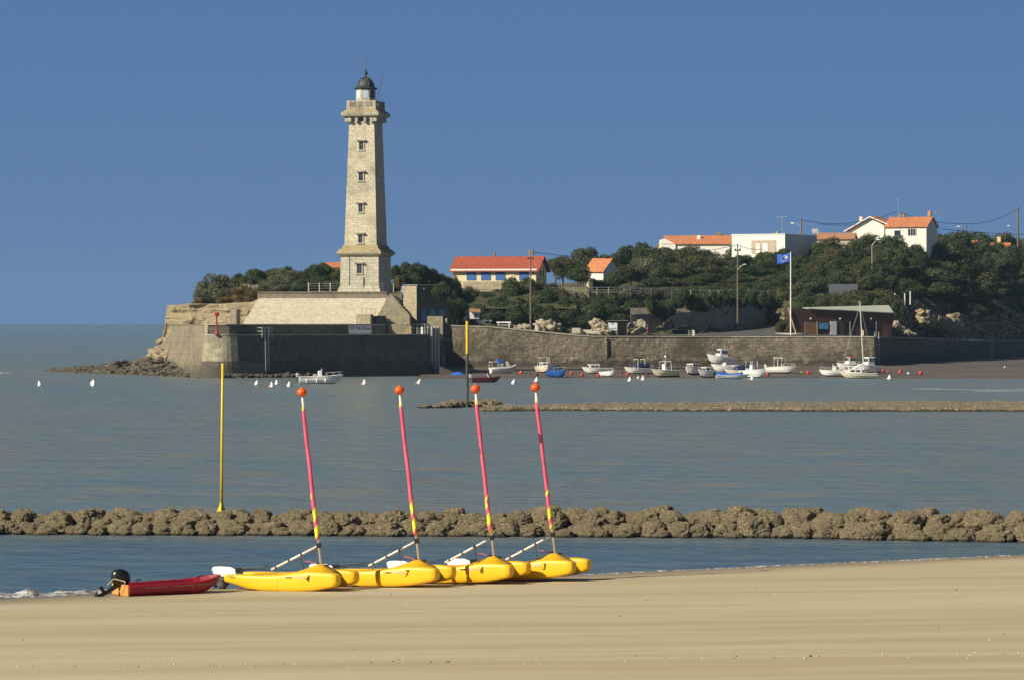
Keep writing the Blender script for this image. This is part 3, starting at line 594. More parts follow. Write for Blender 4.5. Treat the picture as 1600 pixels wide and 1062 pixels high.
MB().loft([[(-13.0, 640, 4.9), (-13.0, 689, 4.9), (-13, 689, -1), (-13, 640, -1)], [(-11.9, 640, 4.4), (-11.9, 689, 4.4), (-11.9, 689, -1), (-11.9, 640, -1)]]).build('side_wall', M['bastion'], pr)
o = MB().lathe([(0.05,0.75),(0.5,0.6),(1.0,0.3),(1.25,0.02),(1.2,-0.2)], 14, (PX(716, 628), 628, 0.05), sx=1.25).build('covered_float', M['blue'], smooth=True); tag(o, 'low heap of bright blue tarpaulin at the foot of the slipway', 'tarpaulin')
mb = MB().tube([(PX(693.5, 650), 650, 0.5), (PX(693, 650), 650, 3.2)], 0.09, 6).tube([(PX(702, 648), 648, 0), (PX(702, 648), 648, 1.7)], 0.08, 6)
mb.box((PX(691, 650), 650, 2.7), (0.9, 0.1, 0.5)); tag(mb.build('slipway_marker', M['steel']), 'thin pale marker posts on the slipway', 'post')

# building with blue doors
bl = thing('block_building', (PX(651.5, 688), 688, 8.4-8.4*1.024), R(38), 'flat roofed stone block building with light blue doors beside the lighthouse terrace', 'building')
bl.scale = (1.024,)*3
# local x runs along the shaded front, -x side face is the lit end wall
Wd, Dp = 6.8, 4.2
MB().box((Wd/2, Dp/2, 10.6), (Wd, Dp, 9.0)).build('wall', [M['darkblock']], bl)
MB().box((-0.06, Dp/2, 10.6), (0.12, Dp+0.1, 9.04)).build('lit_end_wall', M['oldwall'], bl)  # paler slab: the end's sunlight is put into its colour, front stays dark
mb = MB().tube([(0.1,0.1,15.3),(0.1,Dp,15.3)], 0.06, 6).tube([(0.1,0.1,15.3),(Wd,0.1,15.3)], 0.06, 6)
for i in range(8): mb.tube([(0.1+i*(Wd-.2)/7, 0.1, 15.1), (0.1+i*(Wd-.2)/7, 0.1, 15.3)], 0.05, 5)
mb.build('roof_rail', M['steel'], bl)
for x, wd, z0, z1 in ((1.35, 0.95, 9.0, 11.0), (3.35, 1.15, 9.9, 11.0), (5.4, 1.05, 9.9, 11.0)):
    MB().box((x, -0.06, (z0+z1)/2), (wd, 0.1, z1-z0)).build('blue_door' if z0 < 9 else 'blue_shutter', M['bluedoor'], bl)
MB().box((1.6, -0.1, 14.6), (0.45,0.15,0.25)).box((3.7, -0.1, 14.2), (0.4,0.15,0.4)).build('wall_lamp', M['steel'], bl)
MB().box((3.0, -1.5, 7.6), (6.4, 1.2, 2.0)).build('front_step_wall', M['bastion'], bl)

# ------------------------------------------------------------ quay wall
qw = thing('quay_wall', (0,0,0), 0, 'long brown stained harbour quay wall behind the moored boats', 'quay')
front = [(PX(688, 690), 690), (PX(760, 690), 690), (PX(900, 692), 692), (15, 692.5), (27, 696), (40, 699.2), (66, 700)]
ztop = [8.1, 7.9, 6.35, 6.15, 6.1, 6.08, 6.05]
ff = []; zt = []
for i in range(160):
    t = i/159*(len(front)-1); k = min(int(t), len(front)-2); ff.append((lerp(front[k][0], front[k+1][0], t-k), lerp(front[k][1], front[k+1][1], t-k))); zt.append(lerp(ztop[k], ztop[k+1], t-k))
fy_q = lambda x: interp([f[0] for f in ff], [f[1] for f in ff], x)
mb = MB(); rings = []
for i, (x, y) in enumerate(ff):
    ring = [(x, y+3.0, -1.0)]
    for j in range(13):
        s = j/12; z = lerp(-1.0, zt[i], s); yy = y - 0.9*(1-s) + (0.09*fbm(x, z*3, 3, 0.9, 5) if 0 < j < 12 else 0) - (0.35 if z < 2.1 and j < 12 else 0); ring.append((x, yy, z))
    ring.append((x, y+3.0, zt[i])); rings.append(ring)
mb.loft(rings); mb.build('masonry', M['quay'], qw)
for k_ in range(9):
    xx = -8 + k_*8.3; MB().box((xx, fy_q(xx)-0.35, 3.2), (0.5, 0.6, 5.6), rx=R(-7)).build('pilaster', M['quay'], qw) if k_ in (3,) else None
mb = MB(); mb.loft([[(x, y-0.12, z), (x, y+0.6, z), (x, y+0.6, z+0.16), (x, y-0.12, z+0.16)] for (x, y), z in zip(ff, zt)]); mb.build('coping', M['kerb'], qw)
q2 = thing('far_quay_wall', (0,0,0), 0, 'long shadowed quay wall running away to the right behind the mudflat', 'quay')
fr2 = [(66.02, 700.1), (80, WY(80)), (100, WY(100)), (130, WY(130)), (160, WY(160))]; zz2 = [6.05, 5.65, 5.0, 4.45, 4.2]
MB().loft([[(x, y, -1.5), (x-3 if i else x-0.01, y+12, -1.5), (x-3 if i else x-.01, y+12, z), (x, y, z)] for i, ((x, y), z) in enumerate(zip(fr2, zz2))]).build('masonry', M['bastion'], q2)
MB().loft([[(x+0.1, y-0.1, z), (x-0.5, y+0.3, z), (x-0.5, y+0.3, z+0.14), (x+0.1, y-0.1, z+0.14)] for (x, y), z in zip(fr2, zz2)]).build('coping', M['kerb'], q2)
# paved strips on top of the quay
def strip(name, mat, x0, x1, n, back, zf):
    mb = MB(); X = lin(x0, x1, n); T = lin(0, 1, 6)
    mb.add([(x, lerp(fy_(x)+0.5, back, t), zf(x, lerp(fy_(x)+0.5, back, t))) for t in T for x in X], [(j*n+i, j*n+i+1, (j+1)*n+i+1, (j+1)*n+i) for j in range(5) for i in range(n-1)])
    o = mb.build(name, mat, smooth=True, uv=False); o['kind'] = 'structure'; return o
fy_ = lambda x: interp([f[0] for f in ff], [f[1] for f in ff], x)
strip('quay_path', M['path'], PX(688, 690), 12, 40, 707, lambda x, y: interp([f[0] for f in ff], zt, x)+0.15+(y-690)*0.005)
def road_z(x, y):
    return interp([12, 25, 40, 50, 66], [6.27, 6.25, 6.2, 6.2, 6.18], x) + max(0, y-702)*interp([12, 25, 40, 50, 54, 58, 66], [0.0, 0.005, 0.030, 0.046, 0.040, 0.02, 0.0], x)
sheet('road', M['asphalt'], lin(12, 66, 60), lin(700.7, 756, 30), lambda x, y: road_z(x, y)+0.10)
strip('quay_apron', M['path'], 12.2, 66, 60, 701, lambda x, y: interp([12, 66], [6.30, 6.22], x)+0.03)
# planted island with kerb
MB().lathe([(3.6, 0), (3.6, 0.22), (3.2, 0.24), (3.0, 0.1)], 24, (PX(1238, 716), 716, 6.55), sx=1.1, sy=2.6).build('kerb', M['blockstone']).update_tag()
bpy.data.objects['kerb']['kind'] = 'structure'

# ------------------------------------------------------------ lighthouse
LX, LY = PX(571.5, 648), 648
def tz(py): return PZ(py, 646) - 13.7
lh = thing('lighthouse', (LX, LY, 13.7), R(-16), 'tall square tapering stone lighthouse with dark dome standing on the glacis terrace', 'lighthouse')
def sq(w, z): h = w/2; return [(-h,-h,z),(h,-h,z),(h,h,z),(-h,h,z)]
MB().loft([sq(7.5, -0.3), sq(7.5, 0.3), sq(6.85, 1.2)]).build('plinth', M['tower_base'], lh)
MB().loft([sq(6.8, 1.2), sq(6.66, tz(402))]).build('base_block', M['tower_base'], lh)
zl = tz(402)
MB().loft([sq(6.7, zl), sq(7.0, zl+0.25), sq(7.5, zl+0.35), sq(7.9, zl+0.6), sq(7.95, zl+0.8)]).build('base_cornice', M['tower_trim'], lh)
MB().loft([sq(7.95, zl+0.8), sq(6.9, zl+1.35), sq(6.5, zl+1.45), sq(6.1, zl+2.0)]).build('sloped_ledge', M['lichen'], lh)
zs0, zs1 = zl+2.0, tz(193); ws0, ws1 = 5.68, 4.45
MB().loft([sq(lerp(ws0, ws1, t), lerp(zs0, zs1, t)) for t in (0, .25, .5, .75, 1)]).build('shaft', M['tower'], lh)
mb = MB().loft([sq(4.6, zs1), sq(4.6, zs1+0.2)]).loft([sq(4.5, zs1+.2), sq(4.5, zs1+1.1)])
for s in range(4):
    for u in (-1.9, -0.75, 0.75, 1.9):
        a = s*math.pi/2; px, py = u, -2.45
        mb.box((px*math.cos(a)-py*math.sin(a), px*math.sin(a)+py*math.cos(a), zs1+0.65), (0.42, 0.8, 0.9), rz=a, top=1.0)
for s in (-1, 1):
    for t in (-1, 1): mb.box((s*2.45, t*2.45, zs1+0.7), (0.7, 0.7, 0.8))
mb.build('corbels', M['tower_trim'], lh)
MB().loft([sq(5.9, zs1+1.1), sq(6.5, zs1+1.25), sq(6.65, zs1+1.6), sq(6.65, zs1+1.75)]).build('gallery_slab', M['tower_trim'], lh)
MB().loft([sq(6.65, zs1+1.75), sq(5.1, zs1+2.35)]).build('gallery_slope', M['lichen'], lh)
zp = zs1+2.3
mb = MB()
for s in range(4):
    a = s*math.pi/2
    def T(x, y, z): return (x*math.cos(a)-y*math.sin(a), x*math.sin(a)+y*math.cos(a), z)
    mb.box(T(0, -2.36, zp+0.22), (4.98 if s % 2 == 0 else 4.3, 0.3, 0.44), rz=a); mb.box(T(0, -2.36, zp+1.36), (4.98 if s % 2 == 0 else 4.3, 0.32, 0.24), rz=a)
    mb.box(T(-2.25, -2.25, zp+0.75), (0.62, 0.62, 1.52), rz=a)
    for u in (-0.62, 0.62): mb.box(T(u, -2.36, zp+0.84), (0.34, 0.26, 0.8), rz=a)
    for u in (-1.7, -1.45, -1.2, -0.95, -0.3, -0.1, 0.1, 0.3, 0.95, 1.2, 1.45, 1.7): mb.box(T(u, -2.36, zp+0.84), (0.11, 0.14, 0.8), rz=a)
mb.build('parapet', M['tower_trim'], lh)
mb = MB().lathe([(1.78, zs1+2.3), (1.72, tz(139))], 8, ph=R(22.5+16)); mb.build('lantern_room', M['tower'], lh)
a0 = R(-90)
for k in (-1, 0, 1, 2):
    a = R(-90+16) + k*R(45) - R(0)
    r = 1.72*math.cos(R(22.5))
    MB().box((r*math.cos(a), r*math.sin(a), tz(147)), (0.86, 0.12, 1.35), rz=a+R(90)).build('lantern_window', M['paleglass' if k < 1 else 'glass'], lh)
MB().lathe([(1.75, tz(139.4)), (2.0, tz(138.6)), (2.12, tz(137.5)), (2.12, tz(136.6)), (1.6, tz(135.8))], 8, ph=R(22.5+16)).build('lantern_cornice', M['copper'], lh)
zd = tz(136)
dome = MB().lathe([(1.5*math.cos(t), zd+1.75*math.sin(t)) for t in [R(q) for q in range(0, 86, 7)]] + [(0.1, zd+1.8)], 24).build('dome', M['copper'], lh, smooth=True)
for k in range(8):
    a = R(38.5+45*k); MB().tube([(1.53*math.cos(a)*math.cos(t), 1.53*math.sin(a)*math.cos(t), zd+1.78*math.sin(t)) for t in [R(q) for q in range(0, 90, 12)]], 0.06, 6).build('rib', M['copper'], dome)
MB().lathe([(0.34,0),(0.22,0.25),(0.15,0.45)], 12, (0,0,zd+1.7)).ball((0,0,zd+2.45), 0.36).lathe([(0.16,0),(0.06,0.35),(0.03,1.0),(0.02,2.4)], 8, (0,0,zd+2.75)).build('finial', M['copper'], dome, smooth=True)
MB().box((0,0,zd+4.6), (0.7,0.05,0.06)).box((0.3,0,zd+4.6), (0.1,0.05,0.22)).box((0,0,zd+5.2), (0.25,0.04,0.12), ry=R(40)).build('weather_vane', M['darksteel'], dome)
MB().tube([(2.5, -1.6, zp+1.4), (3.35, -1.4, zp+5.4)], 0.045, 5).build('antenna', M['darksteel'], lh)
for i, y in enumerate((228, 276.5, 325.5, 373.5, 420.5)):
    z = tz(y); wsh = lerp(ws0, ws1, (z-zs0)/(zs1-zs0)) if i < 4 else 6.75; yy = -wsh/2
    w_, h_ = (0.72, 1.3) if i < 4 else (0.82, 1.45)
    fr = MB().box((-w_/2-0.1, yy-0.04, z), (0.2, 0.22, h_+0.1)).box((w_/2+0.1, yy-0.04, z), (0.2, 0.22, h_+0.1)).box((0, yy-0.05, z-h_/2-0.12), (w_+0.6, 0.3, 0.2)).box((0, yy-0.06, z+h_/2+0.1), (w_+0.5, 0.3, 0.16)).build('window_surround', M['tower_base'], lh)
    MB().box((0, yy-0.16, z+h_/2+0.26), (w_+0.95, 0.62, 0.18)).build('window_hood', M['tower_trim'], fr)
    MB().box((0, yy-0.01, z), (w_, 0.06, h_)).build('window', M['glass'], lh)
    MB().box((0.0, yy-0.05, z), (0.06, 0.05, h_)).box((0, yy-0.05, z+0.1), (w_, 0.05, 0.05)).build('glazing_bar', M['wood'], fr)
MB().box((0, -2.3, zs1+0.65), (0.5, 0.1, 0.6)).build('gallery_window', M['glass'], lh)
MB().tube([(-1.75, -3.43, 1.2), (-1.75, -3.38, zl)], 0.05, 5).build('lightning_conductor', M['darksteel'], lh)
MB().box((0.2, -3.5, 1.4), (1.1, 0.3, 2.5)).build('base_pilaster', M['tower_base'], lh)

# terrace fence
tf = thing('terrace_fence', (0,0,0), 0, 'post and wire fence along the terrace edge in front of the lighthouse', 'fence')
for i, px in enumerate(list(range(482, 600, 17)) + [604, 614]):
    MB().box((PX(px, 642.1), 642.1 if px < 603 else 645, 14.55), (0.16, 0.16, 1.6)).build('post', M['kerb'], tf)
mb = MB()
for z in (13.95, 14.4, 14.8, 15.2): mb.tube([(PX(482, 642.1), 642.1, z), (PX(601, 642.1), 642.1, z)], 0.022, 4)
mb.build('wire', M['steel'], tf)
gt = thing('glacis_guardrail', (0,0,0), 0, 'short thin metal guardrail on the glacis near its right foot', 'railing')
mb = MB()
for px in (565.5, 572.5, 579.5, 587): mb.tube([(PX(px, 633), 633, PZ(494, 633)), (PX(px, 633), 633, PZ(482, 633))], 0.05, 5)
mb.tube([(PX(565.5, 633), 633, PZ(482, 633)), (PX(587, 633), 633, PZ(482, 633))], 0.05, 5); mb.build('rails', M['steel'], gt)
# red light post
rp = thing('red_light_post', (par(339).x-0.0, par(339).y-0.6, 6.75), 0, 'red harbour light post on the bastion ledge near its left corner', 'light post')
MB().lathe([(0.42,0),(0.42,0.1),(0.2,0.5),(0.14,0.8),(0.13,2.9)], 12).build('post', M['redpaint'], rp, smooth=False)
MB().lathe([(0.3,2.9),(0.36,2.95),(0.36,3.45),(0.3,3.5)], 12).build('lantern', M['redpaint'], rp)

# ------------------------------------------------------------ houses
def gable_house(name, loc, rz, w, d, he, hr, wall, roof, label, ov=0.4, flip=False):
    t = thing(name, loc, rz, label, 'house')
    if flip:   # ridge runs front-to-back
        MB().loft([[(-w/2,-d/2,0),(w/2,-d/2,0),(w/2,-d/2,he),(0,-d/2,hr),(-w/2,-d/2,he)], [(-w/2,d/2,0),(w/2,d/2,0),(w/2,d/2,he),(0,d/2,hr),(-w/2,d/2,he)]]).build('wall', wall, t)
        a = (hr-he)/(w/2); k = 0.18
        mb = MB().loft([[(-w/2-ov, y, he-ov*a+0.02), (0, y, hr+0.02), (w/2+ov, y, he-ov*a+0.02), (w/2+ov, y, he-ov*a+k), (0, y, hr+k+0.05), (-w/2-ov, y, he-ov*a+k)] for y in (-d/2-ov, d/2+ov)])
    else:
        MB().loft([[(-w/2,-d/2,0),(-w/2,d/2,0),(-w/2,d/2,he),(-w/2,0,hr),(-w/2,-d/2,he)], [(w/2,-d/2,0),(w/2,d/2,0),(w/2,d/2,he),(w/2,0,hr),(w/2,-d/2,he)]]).build('wall', wall, t)
        a = (hr-he)/(d/2); k = 0.18
        mb = MB().loft([[(x, -d/2-ov, he-ov*a+0.02), (x, 0, hr+0.02), (x, d/2+ov, he-ov*a+0.02), (x, d/2+ov, he-ov*a+k), (x, 0, hr+k+0.05), (x, -d/2-ov, he-ov*a+k)] for x in (-w/2-ov, w/2+ov)])
    r = mb.build('roof', roof, t); return t, r
D = 742; zb = 15.2
mh, rf = gable_house('villa', (PX(781, D+5), D+5, zb), R(-14), 16.6, 8.6, PZ(422, D)-zb, PZ(402, D)-zb, M['render'], M['roofred'], 'cream single storey villa with long red tiled roof and blue shutters', 0.7)
fy = -4.3
for i, x in enumerate((-4.6, -1.7, 1.2, 5.9)):
    sh = MB().box((x, fy-0.05, PZ(431, D)-zb), (1.9, 0.1, 1.75)).build('shutter', M['shutter'], mh)
MB().box((3.45, fy-0.05, PZ(433, D)-zb), (1.3, 0.1, 2.1)).build('door', M['render'], mh)
MB().box((0.5, fy-0.12, (PZ(440, D)-zb)/2), (13.5, 0.24, PZ(440, D)-zb)).build('stone_base', M['oldwall'], mh)
MB().box((0, fy-0.6, PZ(421.8, D)-zb), (17.2, 0.15, 0.3)).build('gutter', M['white'], mh)
MB().box((-1.2, 0.4, PZ(400, D)-zb), (0.45, 0.45, 1.4)).build('chimney', M['concrete'], rf)
MB().box((6.2, 0.4, PZ(398, D)-zb), (0.75, 0.75, 1.7)).box((6.2, 0.4, PZ(395, D)-zb+.5), (0.9, 0.9, 0.15)).build('chimney', M['oldwall'], rf)
for y in (-1, 1.5): MB().box((8.33, y, 3.2), (0.1, 0.7, 0.9)).build('window', M['glass'], mh)
D = 752; zb = 15.6
gh, gr = gable_house('cottage', (PX(942, D+3), D+3, zb), R(-38), 4.2, 5.4, PZ(423, D)-zb, PZ(405, D)-zb, M['white_render'], M['rooforange'], 'small white cottage with bright orange roof among the trees', 0.4)
D = 838; zb = 20
h3, r3 = gable_house('bungalow', (PX(1092, D+5), D+5, zb), R(-10), 14.6, 8, PZ(381, D)-zb, PZ(369, D)-zb, M['white_render'], M['rooforange'], 'white bungalow with orange tiled roof and two chimneys, left of the flat roofed house', 0.4)
w3 = MB().loft([[(-9.6, 1, 0), (-9.6, 7, 0), (-9.6, 7, PZ(386, D)-zb), (-9.6, 1, PZ(386, D)-zb)], [(-7.0, 1, 0), (-7, 7, 0), (-7, 7, PZ(374, D)-zb), (-7, 1, PZ(374, D)-zb)]]).build('side_wing', M['render'], h3)
MB().loft([[(-9.9, .7, PZ(386.5, D)-zb), (-9.9, 7.3, PZ(386.5, D)-zb), (-9.9, 7.3, PZ(385.3, D)-zb), (-9.9, .7, PZ(385.3, D)-zb)], [(-7.0, .7, PZ(373.8, D)-zb), (-7, 7.3, PZ(373.8, D)-zb), (-7, 7.3, PZ(372.6, D)-zb), (-7, .7, PZ(372.6, D)-zb)]]).build('wing_roof', M['rooforange'], h3)
# white gable seen at the left end
MB().loft([[(-8.2, -4.4, 0), (-4.6, -4.4, 0), (-4.6, -4.4, PZ(381.5, D)-zb), (-7.0, -4.4, PZ(373, D)-zb), (-8.2, -4.4, PZ(375, D)-zb)], [(-8.2, 0, 0), (-4.6, 0, 0), (-4.6, 0, PZ(381.5, D)-zb), (-7.0, 0, PZ(373, D)-zb), (-8.2, 0, PZ(375, D)-zb)]]).build('gable_wall', M['white_render'], h3)
MB().box((0.2, -1.6, PZ(371.5, D)-zb), (0.8, 0.7, 1.1)).build('chimney', M['white_render'], r3)
MB().box((4.4, 0, PZ(367, D)-zb), (1.2, 0.8, 1.2)).box((4.4, 0, PZ(364.5, D)-zb), (1.5, 1.0, 0.25)).build('chimney', M['concrete'], r3)
# flat roofed modern house
D = 828; zb = 20
fh = thing('flat_roofed_house', (PX(1143.5, D), D, zb), R(20), 'white modern house with flat roof and recessed balcony above the trees', 'house')
# front lit face runs toward left-facing; shaded side to the right
z1 = PZ(368, D)-zb
fh.rotation_euler = (0,0,R(-14))
fh.rotation_euler = (0,0,R(-29))
MB().box((6.3, 8.2, z1/2), (12.6, 16.4, z1)).build('wall', M['white_render'], fh)
MB().box((6.3, 8.2, z1+0.12), (12.8, 16.6, 0.2)).build('roof_edge', M['white'], fh)
MB().box((7.6, -0.05, z1-2.6), (5.8, 0.1, 2.9)).build('balcony_recess', M['tan_render'], fh)
for x, ww in ((6.3, 0.9), (8.0, 1.2)): MB().box((x, -0.14, z1-2.9), (ww, 0.08, 2.1)).build('glazed_door', M['white'], fh)
MB().box((1.7, -0.06, z1-2.2), (0.9, 0.1, 1.9)).build('window', M['white'], fh)
MB().box((9.0, 4, z1+0.5), (0.7, 0.7, 0.7)).build('chimney', M['concrete'], fh)
D = 850; zb = 20.5
gable_house('low_house', (PX(1307, D+4), D+4, zb), R(-12), 8.2, 7, PZ(374, D)-zb, PZ(365, D)-zb, M['tan_render'], M['rooftan'], 'low house with faded tan roof between the flat roofed house and the white gabled house', 0.3)
D = 850; zb = 21
wh, wr = gable_house('gabled_house', (PX(1424, D+4), D+4, zb), R(-22), 9.4, 8.8, PZ(354.5, D)-zb, PZ(340, D)-zb, M['white_render'], M['rooforange'], 'large white gabled house with orange roof on the hilltop at right', 0.35)
MB().loft([[(x, -2.4, 0), (x, 3.4, 0), (x, 3.4, PZ(357, D)-zb), (x, 0.5, PZ(338, D)-zb), (x, -2.4, PZ(357, D)-zb)] for x in (-5.2, -5.0)]).build('gable_trim', M['white_render'], wh)
g2 = MB().loft([[(-13.4, y, 0), (-5.5, y, 0), (-5.5, y, PZ(352, D)-zb), (-8.6, y, PZ(339.5, D)-zb), (-13.4, y, PZ(359, D)-zb)] for y in (-2.8, 4.5)]).build('gable_wing', M['white_render'], wh)
MB().loft([[(-14.6, y, PZ(362, D)-zb), (-8.6, y, PZ(339, D)-zb), (-3.2, y, PZ(355, D)-zb), (-3.2, y, PZ(353.6, D)-zb), (-8.6, y, PZ(337.4, D)-zb), (-14.6, y, PZ(360.4, D)-zb)] for y in (-3.6, -3.0)]).build('white_bargeboard', M['white'], wh)
MB().loft([[(-14.2, y, PZ(361, D)-zb), (-8.6, y, PZ(338.6, D)-zb), (-3.4, y, PZ(354, D)-zb), (-3.4, y, PZ(352.4, D)-zb), (-8.6, y, PZ(337, D)-zb), (-14.2, y, PZ(359.4, D)-zb)] for y in (-2.99, 5)]).build('wing_roof', M['rooforange'], wh)
MB().box((-12.2, 2.0, PZ(346, D)-zb), (0.7, 0.7, 2.6)).build('chimney', M['render'], wh)
MB().box((4.2, 0, PZ(336, D)-zb), (0.7, 0.7, 1.9)).box((4.2, 0, PZ(332.5, D)-zb+.3), (0.5,0.5,0.4)).build('chimney', M['rooftan'], wr)
MB().box((-2.6, 0, PZ(338, D)-zb), (0.55, 0.55, 1.6)).box((-1.8, 0, PZ(337, D)-zb), (0.5, 0.5, 1.2)).build('chimney', M['concrete'], wr)
MB().box((1.4, -4.46, PZ(363, D)-zb), (1.8, 0.1, 1.4)).build('window', M['glass'], wh)
for x in (0.5, 1.1, 1.7, 2.3): MB().box((x, -4.53, PZ(363, D)-zb), (0.07, 0.05, 1.4)).build('window_bar', M['white'], wh)
MB().box((-2, -4.46, PZ(364, D)-zb), (1.2, 0.1, 1.0)).build('window', M['glass'], wh)
# little rooftops among the right-hand trees and behind the lighthouse
D = 925
rt, _ = gable_house('hidden_house', (PX(1563, D+4), D+4, 20), R(-15), 4.6, 5, PZ(387, D)-20, PZ(380.5, D)-20, M['render'], M['rooforange'], 'orange rooftop with a pale chimney showing between the trees at far right', 0.3)
MB().box((-0.3, 0, PZ(376, D)-20), (0.8, 0.8, 1.9)).box((-0.3, 0, PZ(371, D)-20), (1.0, 1.0, 0.22)).build('chimney', M['render'], rt)
gable_house('hidden_house', (PX(1522, D+6), D+6, 20), R(-15), 3.4, 5, PZ(383, D)-20, PZ(376.5, D)-20, M['render'], M['rooforange'], 'patch of orange roof showing in the tree tops right of the white gabled house', 0.3)
gable_house('hidden_house', (PX(526, 700), 700, 14), R(-15), 3.6, 5, PZ(418, 700)-14, PZ(412, 700)-14, M['render'], M['rooforange'], 'orange roof showing just left of the lighthouse base', 0.3)

# brown harbour building
Dl, Dr = 707.0, 716.5
bx0, bx1 = PX(1232, Dl), PX(1397, Dr); blen = math.hypot(bx1-bx0, Dr-Dl); ba = math.atan2(Dr-Dl, bx1-bx0)
hb = thing('harbour_office', (bx0, Dl, 6.15), ba, 'long brown clad harbour building with slanted ends and pale sloping roof', 'building')
def hx(px, y0=0):  # local x for a pixel on the front plane
    k = (px-800)/F; c, s = math.cos(ba), math.sin(ba); t = (k*Dl - bx0)/(c - k*s); return t
ztl, ztr = PZ(482, Dl)-6.15, PZ(490, Dr)-6.15
sb_ = math.tan(ba)*0.95
xl0, xl1, xr0, xr1 = hx(1245), hx(1232), hx(1392), hx(1398)
MB().loft([[(xl0, 0, 0), (xr0, 0, 0), (xr1, 0, ztr), (xl1, 0, ztl)], [(xl0+8*sb_, 8, 0), (xr0+8*sb_, 8, 0), (xr1+8*sb_, 8, ztl-0.2), (xl1+8*sb_, 8, ztl)]]).build('cladding', M['cladding'], hb)
MB().loft([[(hx(1262), -0.3, lerp(ztl, ztr, .2)+0.03), (hx(1394), -0.5, ztr+0.02), (hx(1394), -0.5, ztr+0.16), (hx(1262), -0.3, lerp(ztl, ztr, .2)+0.17)], [(hx(1262)+8*sb_, 8.2, ztl+0.05), (hx(1398)+8*sb_, 8.2, ztl+0.5), (hx(1398)+8*sb_, 8.2, ztl+0.66), (hx(1262)+8*sb_, 8.2, ztl+0.2)]]).build('roof', M['greyroof'], hb)
MB().tube([(xl0-0.05, -0.12, -0.02), (xl1-0.15, -0.12, ztl+0.1)], 0.13, 4).build('edge_board', M['palewood'], hb)
def panel(nm, p0, p1, y0, y1, mt, par_, off=0.05):
    a, b_ = hx(p0), hx(p1); return MB().box(((a+b_)/2, -off, (PZ(y0, 710)+PZ(y1, 710))/2-6.15), (b_-a, off*2, PZ(y0, 710)-PZ(y1, 710))).build(nm, mt, par_)
panel('double_door', 1257, 1276, 503.5, 526, M['brownroof'], hb); panel('door_frame', 1276, 1277.2, 503, 526, M['palewood'], hb, 0.08)
panel('notice_board', 1280, 1293.5, 505, 514.5, M['signblue'], hb, 0.07)
panel('white_door', 1297, 1307, 502.5, 526, M['white'], hb)
panel('dark_door', 1319, 1326.5, 502.5, 526, M['black'], hb); panel('door_frame', 1327, 1328.7, 502.5, 526, M['steel'], hb, 0.08)
panel('dark_door', 1356.5, 1368, 502.5, 526, M['black'], hb); panel('door_frame', 1368, 1369.4, 502.5, 526, M['steel'], hb, 0.08)
for p in (1266.5, 1312.5, 1360.5): panel('wall_lamp', p-0.8, p+0.8, 497, 499.2, M['white'], hb, 0.12)

# ------------------------------------------------------------ street furniture on the quay
def pole(name, px, D, y0, y1, r, mat, label, cat, n=8, group=None, z0=None):
    t = thing(name, (PX(px, D), D, PZ(y0, D) if z0 is None else z0), 0, label, cat, group); h = PZ(y1, D)-t.location.z
    MB().tube([(0,0,0), (0,0,h)], [r, r*0.75], n).build('pole', mat, t); return t, h
tp, h = pole('utility_pole', 829, 699, 519, 393, 0.155, M['wood'], 'tall grey wooden utility pole standing in front of the cream villa', 'utility pole', group='poles')
MB().box((0.5, 0, h-0.4), (1.2, 0.14, 0.12)).box((0, -0.1, h-1.2), (1.1, 0.3, 0.16)).build('crossarm', M['darksteel'], tp)
for x in (-0.45, 0.45): MB().lathe([(0.14,0),(0.16,0.2),(0.1,0.42)], 8, (x, -0.1, h-1.5)).build('insulator', M['darksteel'], tp)
tp2, h = pole('utility_pole', 1152.5, 722, 505, 381, 0.155, M['wood'], 'tall grey wooden utility pole with a lamp arm beside the rising road', 'utility pole', group='poles')
MB().box((0, -0.1, h-1.3), (1.0, 0.3, 0.14)).build('crossarm', M['darksteel'], tp2)
for x in (-0.4, 0.4): MB().lathe([(0.16,0),(0.18,0.25),(0.1,0.45)], 8, (x, -0.1, h-1.4)).build('insulator', M['darksteel'], tp2)
la = MB().tube([(0.1,-.1,h-4.9), (0.5,-.2,h-4.3), (1.2,-.3,h-3.9)], 0.055, 6).build('lamp_arm', M['steel'], tp2)
MB().lathe([(0.08,-0.05),(0.2,0),(0.14,0.12)], 8, (1.35, -.3, h-3.95), sx=1.6).build('lamp_head', M['white'], la)
def wire(name, a, b_, sag, label, r=0.05):
    a, b_ = Vector(a), Vector(b_); o = MB().tube([a.lerp(b_, i/16) + Vector((0,0,-sag*4*(i/16)*(1-i/16))) for i in range(17)], r, 4).build(name, M['blackrope'], uv=False); return tag(o, label, 'cable')
wire('overhead_cable', (PX(833, 699), 699, PZ(394, 699)), (PX(1152, 722), 722, PZ(383, 722)), 1.8, 'overhead cable sagging between the two quay side utility poles')
wire('overhead_cable', (PX(1152, 722), 722, PZ(383, 722)), (PX(1190, 770), 770, PZ(390, 770)), 0.3, 'short cable from the roadside utility pole up to the flat roofed house')
